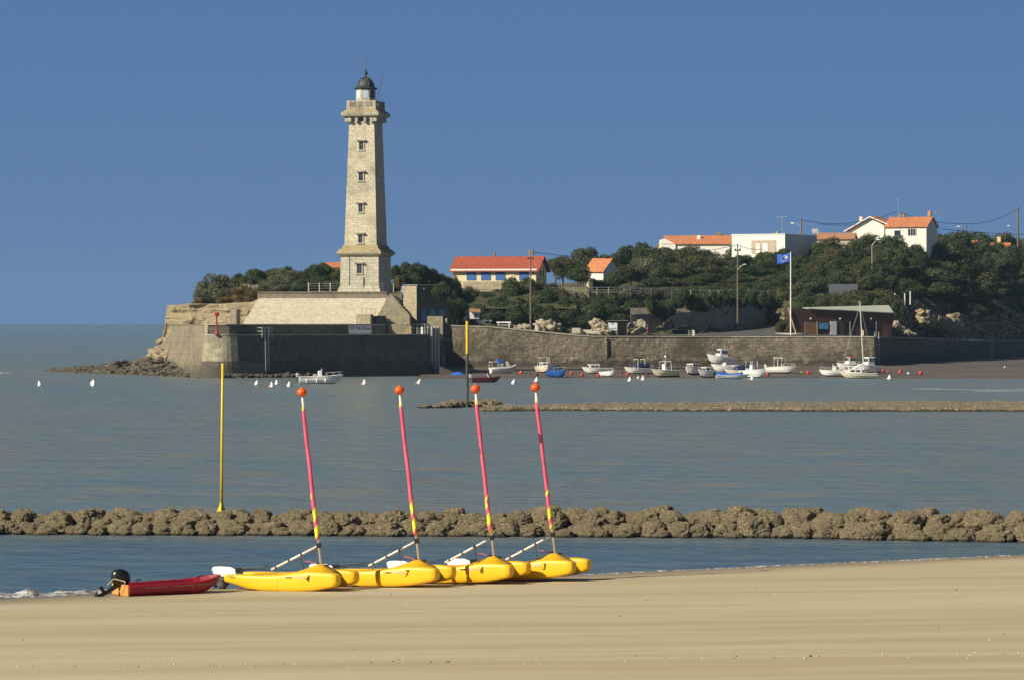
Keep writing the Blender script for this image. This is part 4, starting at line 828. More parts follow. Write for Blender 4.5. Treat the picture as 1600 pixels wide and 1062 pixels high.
# hilltop poles
for px, D, y0, y1, r, lb_ in ((1251.5, 835, 372, 342, 0.3, 'short wooden pole with street lamp behind the flat roofed house'), (1510, 905, 372, 348, 0.2, 'short lamp pole right of the white gabled house'), (1590.5, 930, 378, 322, 0.28, 'tall wooden utility pole at the far right of the hilltop')):
    t, h = pole('lamp_pole', px, D, y0, y1, r, M['wood'], lb_, 'lamp pole', group='hilltop poles', z0=20.0)
    s = -1; hl = h-(1.6 if px < 1580 else 5.5)
    ar = MB().tube([(0,0,hl), (-0.9,0,hl+0.5), (-1.5 if px < 1580 else -2.0,0,hl+0.6)], 0.06, 6).build('lamp_arm', M['steel'], t)
    MB().lathe([(0.1,-0.08),(0.3,0),(0.18,0.18)], 8, (-1.8 if px < 1580 else -2.2,0,hl+0.6), sx=1.5).build('lamp_head', M['white'], ar)
wire('overhead_cable', (PX(1251.5, 835), 835, PZ(344, 835)), (PX(1402, 850), 850, PZ(331, 850)), 1.6, 'dark cable from the pole behind the flat roofed house to the white gabled house', 0.05)
wire('overhead_cable', (PX(1404, 850), 850, PZ(332, 850)), (PX(1510, 905), 905, PZ(350, 905)), 0.7, 'dark cable from the white gabled house to the short lamp pole', 0.05)
wire('overhead_cable', (PX(1510, 905), 905, PZ(350, 905)), (PX(1590, 930), 930, PZ(327, 930)), 1.0, 'dark cable rising from the short lamp pole to the tall pole at far right', 0.05)
wire('overhead_cable', (PX(1280, 845), 845, PZ(350, 845)), (PX(1345, 848), 848, PZ(351.5, 848)), 0.2, 'lower cable in front of the sky left of the white gabled house', 0.05)
wire('overhead_cable', (PX(1470, 855), 855, PZ(358, 855)), (PX(1640, 855), 855, PZ(368, 855)), 0.3, 'low cable just above the tree tops at far right', 0.06)
def aerial(px, D, y0, y1, w, lb_):
    t, h = pole('tv_aerial', px, D, y0, y1, 0.05, M['steel'], lb_, 'aerial', 5, group='roof aerials', z0=20.0)
    MB().tube([(-w/2,0,h), (w/2,0,h)], 0.04, 4).tube([(-w/2,0,h-.4), (-w/2+.3,0,h+.1)], 0.03, 4).build('antenna_bar', M['steel'], t)
aerial(1222, 838, 366, 339, 2.2, 'thin television aerial above the flat roofed house'); aerial(1404, 853, 340, 312, 0.8, 'tallest thin aerial above the white gabled house'); aerial(1466.5, 853, 357, 332.5, 2.0, 'thin television aerial right of the white gabled house')
dd = thing('satellite_dish', (PX(1273, 829), 829, PZ(367, 829)), 0, 'pair of small white satellite dishes at the right end of the flat roof', 'satellite dish')
for x in (-0.35, 0.35): MB().lathe([(0.05,0),(0.35,0.06),(0.6,0.2)], 12, (0,0,0), sx=0.75).build('dish', M['white'], dd).rotation_euler = (R(80), 0, R(20)); dd.children[-1].location = (x, 0, 0.75)
MB().tube([(-.35,0.1,0),(-.35,0.1,.75)], 0.05, 5).tube([(.35,0.1,0),(.35,0.1,.75)], 0.05, 5).build('bracket', M['steel'], dd)
sl_, h = pole('street_lamp', 1362.5, 770, 412, 384, 0.1, M['steel'], 'grey street lamp rising from the trees below the white gabled house', 'street lamp', z0=13.0)
ar = MB().tube([(0,0,h), (0.5,0,h+0.7), (1.2,0,h+1.1)], 0.06, 6).build('lamp_arm', M['steel'], sl_); MB().lathe([(0.1,-0.08),(0.28,0),(0.15,0.15)], 8, (1.3,0,h+1.15), sx=1.8).build('lamp_head', M['white'], ar)
# flag
fp, h = pole('flagpole', 1235.5, 704, 520, 394, 0.13, M['white'], 'tall white flagpole flying a blue flag beside the brown harbour building', 'flagpole', z0=6.2)
mb = MB(); n = 16; vs = []
fw, fhh = 2.35, 1.75
def fpos(u, v): return (-0.1-u*fw, 0.22*math.sin(u*7+v)*u**0.6+0.15*u, h-0.25-v*fhh - 0.30*u*fhh*0.6 + 0.06*math.sin(u*9))
for i in range(n+1):
    for j in range(7): vs.append(fpos(i/n, j/6))
mb.add(vs, [(i*7+j, i*7+j+1, (i+1)*7+j+1, (i+1)*7+j) for i in range(n) for j in range(6)])
fl = mb.build('flag', M['flagblue'], fp, smooth=True); s_ = fl.modifiers.new('t', 'SOLIDIFY'); s_.thickness = 0.02
mb = MB(); N = 24   # pale disc with waves across its lower part
def emb(pts): mb.add([(fpos(u, v)[0], fpos(u, v)[1]-0.05, fpos(u, v)[2]) for u, v in pts], [tuple(range(len(pts)))])
cu, cv, ru, rv = 0.46, 0.48, 0.26, 0.36
emb([(cu+ru*math.cos(a), cv-rv*math.sin(a)) for a in [math.pi*i/N*1.16-0.25 for i in range(N+1)]])
for k in (0.16, 0.26): emb([(cu-ru*0.8+ru*1.6*i/8, cv+k+0.03*math.sin(i*1.6)) for i in range(9)] + [(cu+ru*0.75-ru*1.5*i/8, cv+k+0.045+0.03*math.sin((8-i)*1.6)) for i in range(9)])
em = mb.build('flag_emblem', M['sign'], fl)
for zy in (467, 449):
    z = PZ(zy, 704)-6.2
# benches
def bench(px, D, label):
    zb = interp([f[0] for f in ff], zt, PX(px, D))+0.2
    t = thing('park_bench', (PX(px, D), D, zb), R(0), label, 'bench', 'white benches on the quay')
    MB().box((0, 0.22, 0.95), (2.6, 0.07, 0.24)).build('backrest', M['white'], t)
    MB().box((0, 0, 0.46), (2.6, 0.5, 0.07)).build('seat', M['white'], t)
    for x in (-0.98, 0.98): MB().box((x, 0.05, 0.45), (0.18, 0.5, 0.9)).build('leg', M['white'], t)
bench(757.5, 696, 'white bench on the quay path, nearer the pale pier head'); bench(787, 697, 'white bench on the quay path, nearer the utility pole')
kz = 8.0
kk = thing('notice_kiosk', (PX(741, 701), 701, kz), R(4), 'small notice board kiosk with rusty tiled roof on the quay path', 'kiosk')
for x in (-0.95, 0.95): MB().box((x, 0.1, 1.2), (0.12, 0.12, 2.4)).build('post', M['wood'], kk)
MB().box((0, 0, 1.95), (1.8, 0.1, 1.15)).build('notice_panel', M['sign'], kk)
MB().box((0.35, -0.07, 2.1), (0.4,0.03,0.3)).box((0.1, -0.07, 1.7), (0.25,0.03,0.35)).build('notice', M['darkblock'], kk)
MB().loft([[(-1.1,-0.8,2.55),(1.1,-0.8,2.55),(1.1,-0.8,2.65),(-1.1,-0.8,2.65)], [(-0.8,0.1,3.15),(1.1,0.1,3.15),(1.1,0.1,3.25),(-0.8,0.1,3.25)], [(-1.1,0.9,2.6),(1.1,0.9,2.6),(1.1,0.9,2.7),(-1.1,0.9,2.7)]]).build('roof', M['brownroof'], kk)
hf = thing('picket_barrier', (0,0,0), 0, 'short grey wooden rail fence between the benches and the utility pole', 'fence')
for px in (803.5, 812, 820): MB().box((PX(px, 703), 703, 7.7), (0.16, 0.14, 1.1)).build('post', M['kerb'], hf)
MB().box((PX(811.5, 703), 703, 8.1), (2.1, 0.08, 0.12)).box((PX(811.5, 703), 703, 7.75), (2.1, 0.08, 0.12)).build('rail', M['kerb'], hf)
bn = thing('litter_bin', (PX(840, 699), 699, 7.0), 0, 'grey cylindrical litter bin right of the utility pole', 'bin')
MB().lathe([(0.42,0),(0.46,1.2),(0.5,1.25)], 12).build('body', M['kerb'], bn); MB().lathe([(0.5,1.25),(0.46,1.35),(0.1,1.38)], 12).build('lid', M['darksteel'], bn)
bo = MB().lathe([(0.24,0),(0.24,0.7),(0.33,0.75),(0.33,1.1),(0.2,1.25)], 12, (PX(697, 691.5), 691.5, 8.2)).build('stone_bollard', M['blockstone']); tag(bo, 'rounded pale stone bollard at the left end of the quay path', 'bollard')
for px, lb_ in ((1083.5, 'square pale bollard at the top of the long quay ladder'), (1347.5, 'square pale yellow bollard in front of the brown harbour building')):
    o = MB().box((PX(px, 700.8), 700.8, 6.8), (0.5, 0.45, 1.05), top=0.9).build('quay_bollard', M['gelcream'], bevel=0.06); tag(o, lb_, 'bollard')
for (px, py, w, hgt, D, lb_) in ((900.5, 517.5, 13.5, 8.5, 697, 'large square grey stone block on the quay, leftmost of the blocks'), (918, 519, 15, 6.0, 698, 'long low pale stone block on the quay left of the shelter'), (931, 520, 14, 5.0, 697, 'low wedge shaped grey stone on the quay beside the shelter')):
    o = MB().box((PX(px, D), D, PZ(py, D)+0.05), (w*D/F, 1.2, hgt*D/F), top=0.92 if w < 14 else 0.85).build('stone_block', M['blockstone'], bevel=0.06); tag(o, lb_, 'stone block')
st = thing('notice_shelter', (PX(965, 704), 704, 6.3), 0, 'flat roofed wooden shelter with a pale blue information panel on the quay', 'shelter')
for x, m_ in ((-1.75, 'wood'), (-0.02, 'wood'), (1.75, 'wood')): MB().box((x, 0, 1.35), (0.13, 0.13, 2.7)).build('post', M[m_], st)
MB().box((0, 0.5, 2.78), (3.9, 1.7, 0.16)).build('roof', M['wood'], st)
ipn = MB().box((-0.9, -0.02, 1.7), (1.6, 0.08, 1.45)).build('information_panel', M['sign'], st)
MB().box((-0.95, -0.075, 2.2), (0.42, 0.03, 0.3)).build('panel_emblem', M['signblue'], ipn); MB().box((-0.75, -0.075, 1.35), (1.0, 0.03, 0.2)).build('panel_strip', M['signblue'], ipn)
MB().box((-0.9, 0.05, 0.5), (1.6, 0.08, 0.95)).build('lower_board', M['wood'], st)
MB().box((0.85, 1.2, 1.2), (1.6, 0.08, 2.3)).build('back_board', M['darkblock'], st)

# person in red beside the quay road (small, seen at ~700 m)
def person(loc, rz, label):
    t = thing('person', loc, rz, label, 'person'); mb = MB()
    def E(z, rx, ry, cx=0, cy=0, n=12): return [(cx+rx*math.cos(2*math.pi*i/n), cy+ry*math.sin(2*math.pi*i/n), z) for i in range(n)]
    me = bpy.data.meshes.new('body'); V = [(0,0,0.92),(0,0.0,1.15),(0,0,1.38),(0,0,1.48),(0,-0.01,1.60),(0,-.01,1.70), (-0.19,0,1.40),(-0.26,-0.06,1.12),(-0.2,-0.26,1.0),(0.19,0,1.40),(0.27,-0.02,1.12),(0.26,-0.1,0.86),(-0.1,0,0.88),(-0.12,-0.05,0.48),(-0.12,0.02,0.06),(-0.12,-0.14,0.03),(0.1,0,0.88),(0.12,0.03,0.48),(0.12,0.1,0.06),(0.12,-0.06,0.03)]
    E_ = [(0,1),(1,2),(2,3),(3,4),(4,5),(2,6),(6,7),(7,8),(2,9),(9,10),(10,11),(0,12),(12,13),(13,14),(14,15),(0,16),(16,17),(17,18),(18,19)]
    me.from_pydata(V, E_, []); o = bpy.data.objects.new('body', me); C.objects.link(o); o.parent = t
    me.materials.append(M['skin']); sk = o.modifiers.new('skin', 'SKIN'); sk.use_smooth_shade = True
    RR = [.14,.13,.15,.055,.10,.085,.065,.05,.035,.065,.05,.035,.085,.06,.045,.035,.085,.06,.045,.035]
    for i, r in enumerate(RR): me.skin_vertices[0].data[i].radius = (r, r)
    me.skin_vertices[0].data[0].use_root = True
    o.modifiers.new('sub', 'SUBSURF').levels = 1
    J = MB().loft([E(0.88,.19,.14), E(1.05,.18,.135), E(1.3,.21,.15), E(1.43,.18,.12), E(1.48,.08,.08)])
    J.tube([(-0.17,0,1.40),(-0.27,-0.06,1.12),(-0.22,-0.24,1.01)], [.085,.07,.05], 8); J.tube([(0.17,0,1.40),(0.28,-0.02,1.12),(0.265,-0.1,0.9)], [.085,.07,.05], 8)
    J.build('jacket', M['redpaint'], t, smooth=True)
    MB().tube([(-.1,0,.92),(-.12,-.05,.48),(-.12,.02,.1)], [.12,.085,.065], 8).tube([(.1,0,.92),(.12,.03,.48),(.12,.1,.1)], [.12,.085,.065], 8).build('trousers', M['trousers'], t, smooth=True)
    MB().ball((0, 0.03, 1.68), 0.115, 12, 8).build('hair', M['hair'], t, smooth=True)
person((PX(1012, 701.5), 701.5, 6.3), R(25), 'person in a red jacket standing on the quay road right of the shelter')

# long quay ladder in the middle, hooped ladders at right
l2 = thing('quay_ladder', (0,0,0), 0, 'long steel ladder on the brown quay wall in the middle of the harbour', 'ladder')
ladder(l2, 1076, 1082, 698.2, 571, 516, n=20, r=0.05)
l3 = thing('hooped_ladder', (0,0,0), 0, 'steel ladder with two hooped handrails at the quay corner below the brown building', 'ladder')
ladder(l3, 1367, 1373, 701.2+0.2, 566, 527, hoop=0.95, n=16, r=0.055)
l4 = thing('hooped_ladder', (0,0,0), 0, 'steel ladder with two hooped handrails on the far shadowed quay wall at right', 'ladder')
kx = (1547-800)/F; xw = (700-65.9*3.6)/(1/kx-3.6); yw = xw/kx
mb = MB()
for du in (-0.35, 0.35):
    ux, uy = du*0.9, du*0.3
    x, y = xw+0.3+ux, yw+uy*3; z1 = PZ(533, yw)
    mb.tube([(x, y, 0.3), (x, y, z1+0.5), (x-0.1, y+0.2, z1+1.0), (x-0.6, y+0.4, z1+0.9), (x-0.7, y+0.4, z1-0.1)], 0.07, 6)
mb.build('stile', M['steel'], l4)
mb = MB()
for i in range(13): mb.tube([(xw+0.3-.31, yw-.31, 0.5+i*0.33), (xw+0.3+.31, yw+.31, 0.5+i*0.33)], 0.04, 5)
mb.build('rungs', M['steel'], l4)

# ------------------------------------------------------------ grey retaining wall along the road, fences
rwl = thing('road_wall', (0,0,0), 0, 'grey rendered retaining wall with hanging ivy along the rising road', 'wall')
pts = [(22, 713.5, 6.2), (30, 719.5, 6.5), (40, 727.4, 7.0), (46, 740, 7.8), (50.5, 753, 8.5), (53, 760, 8.8)]
M['road_wall'] = stone('grey_road_wall', (0.40,0.36,0.29), (0.35,0.32,0.26), (0.26,0.23,0.19), 3, 1, (0.10,0.09,0.07), 0.5, 0.5, 0.5, brick_mix=0.3)
MB().loft([[(x, y-1.0, z-1), (x, y+0.3, z-1), (x, y+0.3, z+5.2), (x, y-0.6, z+4.0)] for x, y, z in pts]).build('masonry', M['road_wall'], rwl)
def rail_fence(label, pts, mat, h=1.2, name='hillside_fence', n=8, wires=3):
    t = thing(name, (0,0,0), 0, label, 'fence')
    P = [Vector(p) for p in pts]
    for i in range(n+1):
        s = i/n*(len(P)-1); k = min(int(s), len(P)-2); p = P[k].lerp(P[k+1], s-k)
        MB().box((p.x, p.y, p.z+h/2), (0.14, 0.14, h)).build('post', mat, t)
    mb = MB()
    for j in range(wires): mb.tube([p+Vector((0,0,h*(0.35+0.6*j/max(1,wires-1)))) for p in P], 0.04, 4)
    mb.build('rail', mat, t); return t
rail_fence('grey wire fence at the foot of the garden between cottage and roadside pole', [(PX(860, 724), 724, PZ(462, 724)), (PX(960, 726), 726, PZ(461, 726)), (PX(1050, 736), 736, PZ(465, 736)), (PX(1130, 742), 742, PZ(466, 742)), (PX(1215, 760), 760, PZ(466, 760))], M['steel'], 1.5, n=22)
rail_fence('pale rail at the cliff top behind the dry brown scrub', [(PX(362, 652), 652, PZ(446, 652)-.5), (PX(402, 652), 652, PZ(450, 652)-.5)], M['blockstone'], 0.9, 'cliff_rail', 6)
pw = MB().box((PX(1318, 748), 748, PZ(453, 748)), (5.6, 0.2, 2.2)).build('screen_fence', M['trousers']); tag(pw, 'dark screen panel fence under the trees above the brown building', 'fence')
tw = thing('garden_wall', (0,0,0), 0, 'pale stone balustrade wall under the front of the cream villa', 'wall')
MB().box((PX(745, 731), 731, PZ(463, 731)), (12, 0.4, 2.6)).build('masonry', M['oldwall'], tw)
rail_fence('grey picket fence in the garden right of the cream villa', [(PX(862, 735), 735, 15.0), (PX(925, 737), 737, 15.2)], M['concrete'], 1.3, n=16)
for px, y0, y1, D, lb_ in ((1398, 468, 461, 752, 'leftmost of three pale posts above the cliff at right'), (1413.5, 478, 461, 750, 'tallest of three pale posts above the cliff at right'), (1422, 474, 458, 752, 'rightmost of three pale posts above the cliff at right')):
    tag(MB().box((PX(px, D), D, (PZ(y0, D)+PZ(y1, D))/2), (0.22, 0.22, PZ(y1, D)-PZ(y0, D)+.6), top=.9).build('cliff_post', M['white']), lb_, 'post', 'pale posts above the cliff')

# ------------------------------------------------------------ rocks
def boulder_mesh(name, seed, mat, sub=5, fine=0.05, flat=1.0, lump=0.28):
    bm = bmesh.new(); bmesh.ops.create_icosphere(bm, subdivisions=sub, radius=0.5)
    o = Vector((seed*17.3, seed*5.1, seed*9.7))
    for v in bm.verts:
        d = v.co.normalized(); a = noise.fractal(d*1.3+o, 1.0, 2.0, 3)*lump + abs(noise.noise(d*2.7+o))*(0.05 if sub == 6 else 0.12)
        c = noise.cell(d*9+o)*0.0 + noise.fractal(d*9.0+o, 0.8, 2.2, 4)*fine + (fine*0.8*(1-2*abs(noise.noise(d*16+o))))
        v.co = d*(0.5+a+c); v.co.z *= flat
    me = bpy.data.meshes.new(name); bm.to_mesh(me); bm.free(); me.materials.append(mat)
    me.polygons.foreach_set('use_smooth', [True]*len(me.polygons)); return me
bv = [boulder_mesh('boulder', i, M['oyster'], 6, 0.016, 0.88, 0.13) for i in range(9)]
gv = [boulder_mesh('rock', 20+i, M['greyrock'], 5, 0.03, 0.6, 0.4) for i in range(6)]
pv = [boulder_mesh('rock', 40+i, M['paleboulder'], 4, 0.03, 0.75, 0.35) for i in range(4)]
tv = [boulder_mesh('rock', 50+i, M['tanrock'], 4, 0.03, 0.75, 0.35) for i in range(3)]
def place_rock(me, name, loc, s, label, cat, group):
    o = bpy.data.objects.new(name, me); C.objects.link(o); o.location = loc; o.scale = s if isinstance(s, tuple) else (s,)*3
    o.rotation_euler = (rnd.uniform(-.3,.3), rnd.uniform(-.3,.3), rnd.uniform(0, 6.28)); return tag(o, label, cat, group)
def boulder_label(x, y, row):
    px = 800 + x/y*F; rw_ = ('waterline', 'small lowest', 'middle', 'crest')[row]
    for a, b_ in ((170, 'far left of the yellow marker pole'), (340, 'just left of the yellow marker pole'), (490, 'between the yellow marker pole and the mast of catamaran 4'), (645, 'between the masts of catamarans 4 and 7'), (768, 'between the masts of catamarans 7 and 6'), (862, 'between the masts of catamarans 6 and 3'), (1100, 'just right of the mast of catamaran 3'), (1350, 'in the right part of the photo'), (9999, 'at the far right end')):
        if px < a: return rw_ + ' row breakwater boulder ' + b_
def gy(x): return 153.6 - 0.085*(x+20) if x < 10 else 151.05 - 0.33*(x-10)      # front waterline of the breakwater
for row, (dy, z, s0, s1, sp_) in enumerate(((0.75, 0.10, 0.95, 1.45, 0.98), (0.35, -0.02, 0.5, 0.9, 1.6), (1.6, 0.52, 0.95, 1.5, 1.0), (2.9, 0.50, 1.0, 1.5, 1.15))):
    x = -25.0 + row*0.3
    while x < 25:
        k = 1.0 + (0.12 if x > 6 else 0); s = rnd.uniform(s0*0.85, s1)*k*0.90
        place_rock(rnd.choice(bv), 'boulder', (x, gy(x)+dy+rnd.uniform(-.25,.25), (z*k+0.05+rnd.uniform(-.10,.10))*(0.8 if x < 0 else 0.95)), (s*rnd.uniform(.9,1.3), s, s*rnd.uniform(.72,.95)), boulder_label(x, gy(x), row), 'boulder', 'boulders of the near breakwater')
        x += s*sp_*rnd.uniform(0.72, 0.95)
MB().loft([[(x, gy(x)+0.6, -0.5), (x, gy(x)+1.2, 0.42), (x, gy(x)+2.8, 0.55), (x, gy(x)+4.2, -0.5)] for x in lin(-26, 26, 40)]).build('breakwater_bed', M['oyster'], smooth=True)['kind'] = 'structure'
# rock spit at the left of the headland
def wall_d(px): return interp([200, 250, 267, 322], [668, 650, 641, 613.5], px)
def spit(t, d): return min(3.6, 0.2 + 3.4*t**1.3)*min(1, d/lerp(5, 13, t))
for i in range(215):
    t = rnd.random()**0.8; px = lerp(78, 314, t); dl = rnd.random(); front_ = lerp(690, 612, t**0.9)+4; back_ = min(wall_d(px)-1.2, front_+lerp(8, 26, t)) if px > 200 else front_+lerp(6, 18, t)
    D = lerp(front_, max(front_+2, back_), dl); s = rnd.uniform(1.4, 3.2)*lerp(0.7, 1.0, t); zz = -0.15 + spit(t, D-front_)*(0.85 if px > 285 else 1) - (0.9 if px > 300 else 0)*dl
    place_rock(rnd.choice(gv), 'rock', (PX(px, D), D, zz), (s*1.25, s, s*0.62), 'grey rock ' + ('at the low outer tip of the rock spit' if t < .33 else 'in the middle of the rock spit' if t < .66 else 'heaped under the retaining wall in the rock spit'), 'rock', 'rocks of the spit')
sheet('rock_spit_bed', M['greyrock'], lin(PX(76, 690), -49.5, 70), lin(608, 690, 60), lambda x, y: (lambda px: (lambda t: (spit(t, y-lerp(690, 612, t**0.9)-4) - 0.5 if lerp(690, 612, t**.9)+4 < y < lerp(690, 612, t**.9)+lerp(20, 40, t) else -0.8) + 0.3*fbm(x, y, 0, 0.5, 4))(max(0, min(1, (px-78)/236))))(800+x/y*F), smooth=False)
for i in range(34):
    t = i/33; q = FL0.lerp(FL1, t*0.47-0.06) + fn*(1.6+rnd.uniform(-.3,.5)); s = rnd.uniform(0.9, 1.7)
    place_rock(rnd.choice(gv), 'rock', (q.x, q.y, 0.12), (s, s, s*.8), 'grey rock at the waterline against the foot of the bastion corner', 'rock', 'rocks at the bastion foot')
for px, py, D, s in ((297, 588, 616, 2.0), (290, 589, 615, 1.3), (305, 588, 615, 1.6), (312, 589, 613, 1.3)):
    place_rock(gv[0], 'rock', (PX(px, D), D, 0.1), (s, s, s*.6), 'grey rock at the waterline against the foot of the bastion corner', 'rock', 'rocks at the bastion foot')
for px, y, D, s in ((246, 551, 646, 2.6), (254, 549, 648, 3.2), (262, 545, 649, 3.0), (258, 535, 650, 2.4), (267, 530, 648, 2.2), (270, 520, 649, 1.8), (252, 556, 644, 2.8), (264, 556, 642, 3)):
    place_rock(rnd.choice(tv), 'rock', (PX(px, D), D, PZ(y, D)), (s, s, s*.8), 'tan block of fallen limestone at the left foot of the cliff', 'rock', 'fallen blocks under the cliff')
# small pile left of the far reef
for i in range(46):
    t = rnd.random(); px = lerp(655, 783, t); D = 50400/lerp(131, 127, t)+rnd.uniform(0, 4) if px > 690 else 50400/130+rnd.uniform(0, 2)
    s = rnd.uniform(0.7, 1.3)*(1.0 if px > 690 else 0.7)
    place_rock(rnd.choice(bv), 'rock', (PX(px, D), D, 0.12 + (0.3*rnd.random() if px > 690 else 0)), (s*1.3, s, s*.7), 'dark weedy rock in the low pile at the left end of the far reef', 'rock', 'rocks of the far reef')
# rubble on the quay
for px, y, D, s in [(934,508,708,2.6),(940,513,706,2.8),(945,516,705,2.4),(930,504,709,1.8),(951,519,704,1.6),(1002,506,712,2.0),(1006,510,711,1.8),(1000,514,710,1.8),(990,516,706,2.6),(848,508,709,2.6),(856,512,708,3.0),(866,514,709,2.6),(845,514,707,2.0),(818,512,709,1.8),(861,505,711,2.4)]:
    place_rock(rnd.choice(pv), 'rock', (PX(px, D), D, PZ(y, D)), (s, s, s*.85), 'pale broken rock fallen at the foot of the bank behind the quay road', 'rock', 'fallen rocks behind the quay road')
for i in range(36):
    px = rnd.uniform(1392, 1428); t = (px-1392)/36; D = rnd.uniform(732, 738); s = rnd.uniform(0.5, 1.2)
    place_rock(rnd.choice(pv), 'rock', (PX(px, D), D, PZ(lerp(502, 525, t)+rnd.uniform(-2, 6)*(1-t), D)), s, 'pale stone in the rubble heap right of the brown building', 'stone', 'rubble right of the brown building')
for px in (1478, 1485, 1493, 1499, 1512, 1520, 1528):
    D = 790+ (px-1478)*1.2; place_rock(rnd.choice(pv), 'rock', (PX(px, D), D, 5.7), (1.4, 1.2, 0.8), 'pale stone on the quay edge under the tan cliff at right', 'stone', 'stones under the right cliff')

for i in range(34):
    px = rnd.uniform(1440, 1500); q_ = (px-1440)/60; y = lerp(488, 508, q_)+rnd.uniform(-2, 16); D = interp([1440, 1460, 1480, 1500], [768, 783, 793, 803], px) - max(0, (y-495))*0.1; s_ = rnd.uniform(1.6, 3.4)
    place_rock(rnd.choice(tv), 'rock', (PX(px, D), D, PZ(y, D)), (s_*1.3, s_, s_*.9), 'tan rock jutting from the sunlit patch of the right hand cliff', 'rock', 'rocks of the right cliff')

# ------------------------------------------------------------ trees and shrubs
def crown_mesh(name, seed, mat, nl=16, per=230, leaf=0.085, zsq=0.8, flat=False):
    r = random.Random(seed); mb = MB(); lobes = []
    for i in range(nl):
        a = r.uniform(0, 6.283); u = r.uniform(-0.55, 1); q = math.sqrt(max(0, 1-u*u)); k = r.uniform(0.35, 0.68)
        lobes.append((Vector((math.cos(a)*q*k, math.sin(a)*q*k, u*k*zsq)), r.uniform(0.24, 0.42)))
    lobes.append((Vector((0,0,0)), 0.5))
    for c, lr in lobes:
        for j in range(int(per*(lr/0.33)**2)):
            d = Vector((r.gauss(0,1), r.gauss(0,1), r.gauss(0,1))).normalized(); rr = lr*r.uniform(0.72, 1.12)
            if r.random() < 0.05: rr *= 1.22
            p = c + Vector((d.x, d.y, d.z*zsq))*rr
            nn = (d + Vector((r.gauss(0,.55), r.gauss(0,.55), r.gauss(0,.55)))).normalized()
            t = nn.cross(Vector((r.gauss(0,1), r.gauss(0,1), r.gauss(0,1)))).normalized(); b_ = nn.cross(t); s = leaf*r.uniform(0.55, 1.2)
            k2 = r.uniform(0.5, 0.9)
            mb.add([p-t*s, p-b_*s*k2+nn*s*.15, p+t*s, p+b_*s*k2+nn*s*.15], [(0,1,2,3)])
    me = bpy.data.meshes.new(name); me.from_pydata(mb.v, [], mb.f); me.materials.append(mat); return me
crowns = {k: [crown_mesh('crown', 100+10*i+ord(k[0]), M['leaf_'+k], nl=n, per=p, leaf=l) for i in range(c)] for k, c, n, p, l in (('dark', 5, 22, 460, 0.046), ('olive', 4, 20, 440, 0.044), ('grey', 3, 18, 420, 0.044), ('brown', 2, 18, 420, 0.042))}
tm = MB().tube([(0,0,-0.15),(0.02,0,0.25),(-0.02,0.02,0.55)], [0.045,0.032,0.018], 7).tube([(0.01,0,0.25),(0.15,0.05,0.6)], [0.02,0.008], 5).tube([(0,0,0.3),(-0.15,-0.05,0.62)], [0.018,0.008], 5)
_t = tm.build('trunk', M['bark'], uv=False); trunk_me = _t.data; bpy.data.objects.remove(_t)
def tree(px, ytop, wpx, D, kind, label, group, zb=None, hf=hz):
    x = PX(px, D); g = hf(x, D) if zb is None else zb; top = PZ(ytop, D); hgt = max(1.5, top-g); w = wpx*D/F
    t = thing('tree', (x, D, g), rnd.uniform(0, 6.28), label, 'tree', group)
    tr = bpy.data.objects.new('trunk', trunk_me); C.objects.link(tr); tr.parent = t; tr.scale = (hgt*0.9, hgt*0.9, hgt)
    ch = min(hgt*0.95, max(w*0.95, hgt*0.6)); c = bpy.data.objects.new('crown', rnd.choice(crowns[kind])); C.objects.link(c); c.parent = t
    c.location = (0,0,hgt-ch*0.5); c.scale = (w/1.75, w/1.75, ch/1.45); return t
def bush(px, ytop, wpx, D, kind, label, group, ybot=None, zb=None, hf=hz):
    x = PX(px, D); g = hf(x, D)-0.3 if zb is None else zb
    if ybot: g = PZ(ybot, D)
    top = PZ(ytop, D); hgt = max(0.8, top-g); w = wpx*D/F
    o = bpy.data.objects.new('bush', rnd.choice(crowns[kind])); C.objects.link(o); o.location = (x, D, g+hgt*0.45); o.scale = (w/1.75, w/1.75, hgt/1.3); o.rotation_euler = (0,0,rnd.uniform(0,6.28))
    return tag(o, label, 'bush', group)
L1, G1 = 'leafy shrub on the bank below the cream villa', 'shrubs below the villa'
for a in ((712,434,24,722,'dark'),(735,446,34,722,'olive'),(762,455,36,722,'olive'),(795,436,44,724,'dark'),(778,462,46,716,'dark'),(832,432,42,727,'olive'),(850,452,46,718,'dark'),(815,466,46,713,'dark'),(873,448,40,722,'olive'),(745,476,42,714,'dark'),(716,468,34,713,'dark'),(770,484,40,711,'dark'),(835,478,44,712,'dark'),(800,482,44,711,'dark'),(860,478,40,712,'dark'),(885,466,44,716,'dark'),(905,458,44,718,'olive'),(890,484,44,712,'dark'),(925,474,48,715,'dark'),(915,492,36,712,'dark'),(700,452,22,716,'dark'),(729,492,26,710.5,'dark'),(704,484,22,707,'dark')):
    bush(*a, L1.replace('cream villa', 'left half of the cream villa' if a[0] < 752 else 'right half of the cream villa' if a[0] < 826 else 'garden right of the utility pole') + (', low down' if a[1] > 465 else ', high up'), G1)
L2, G2 = 'tree in the garden around the small orange roofed cottage', 'trees around the cottage'
for a in ((905,413,40,742,'dark'),(880,398,46,780,'olive'),(912,384,46,800,'olive'),(868,404,30,770,'olive'),(950,394,54,812,'olive'),(985,383,54,815,'dark'),(965,420,34,744,'dark'),(985,412,56,765,'olive'),(1003,378,26,812,'dark'),(1010,396,60,790,'grey'),(930,400,50,795,'olive'),(1035,388,60,818,'dark')):
    tree(*a, ('tree left of the small orange roofed cottage' if a[0] < 930 else 'tree behind the small orange roofed cottage' if a[0] < 958 else 'tree right of the small orange roofed cottage') + (', taller and farther back' if a[3] > 770 else ', in front'), G2)
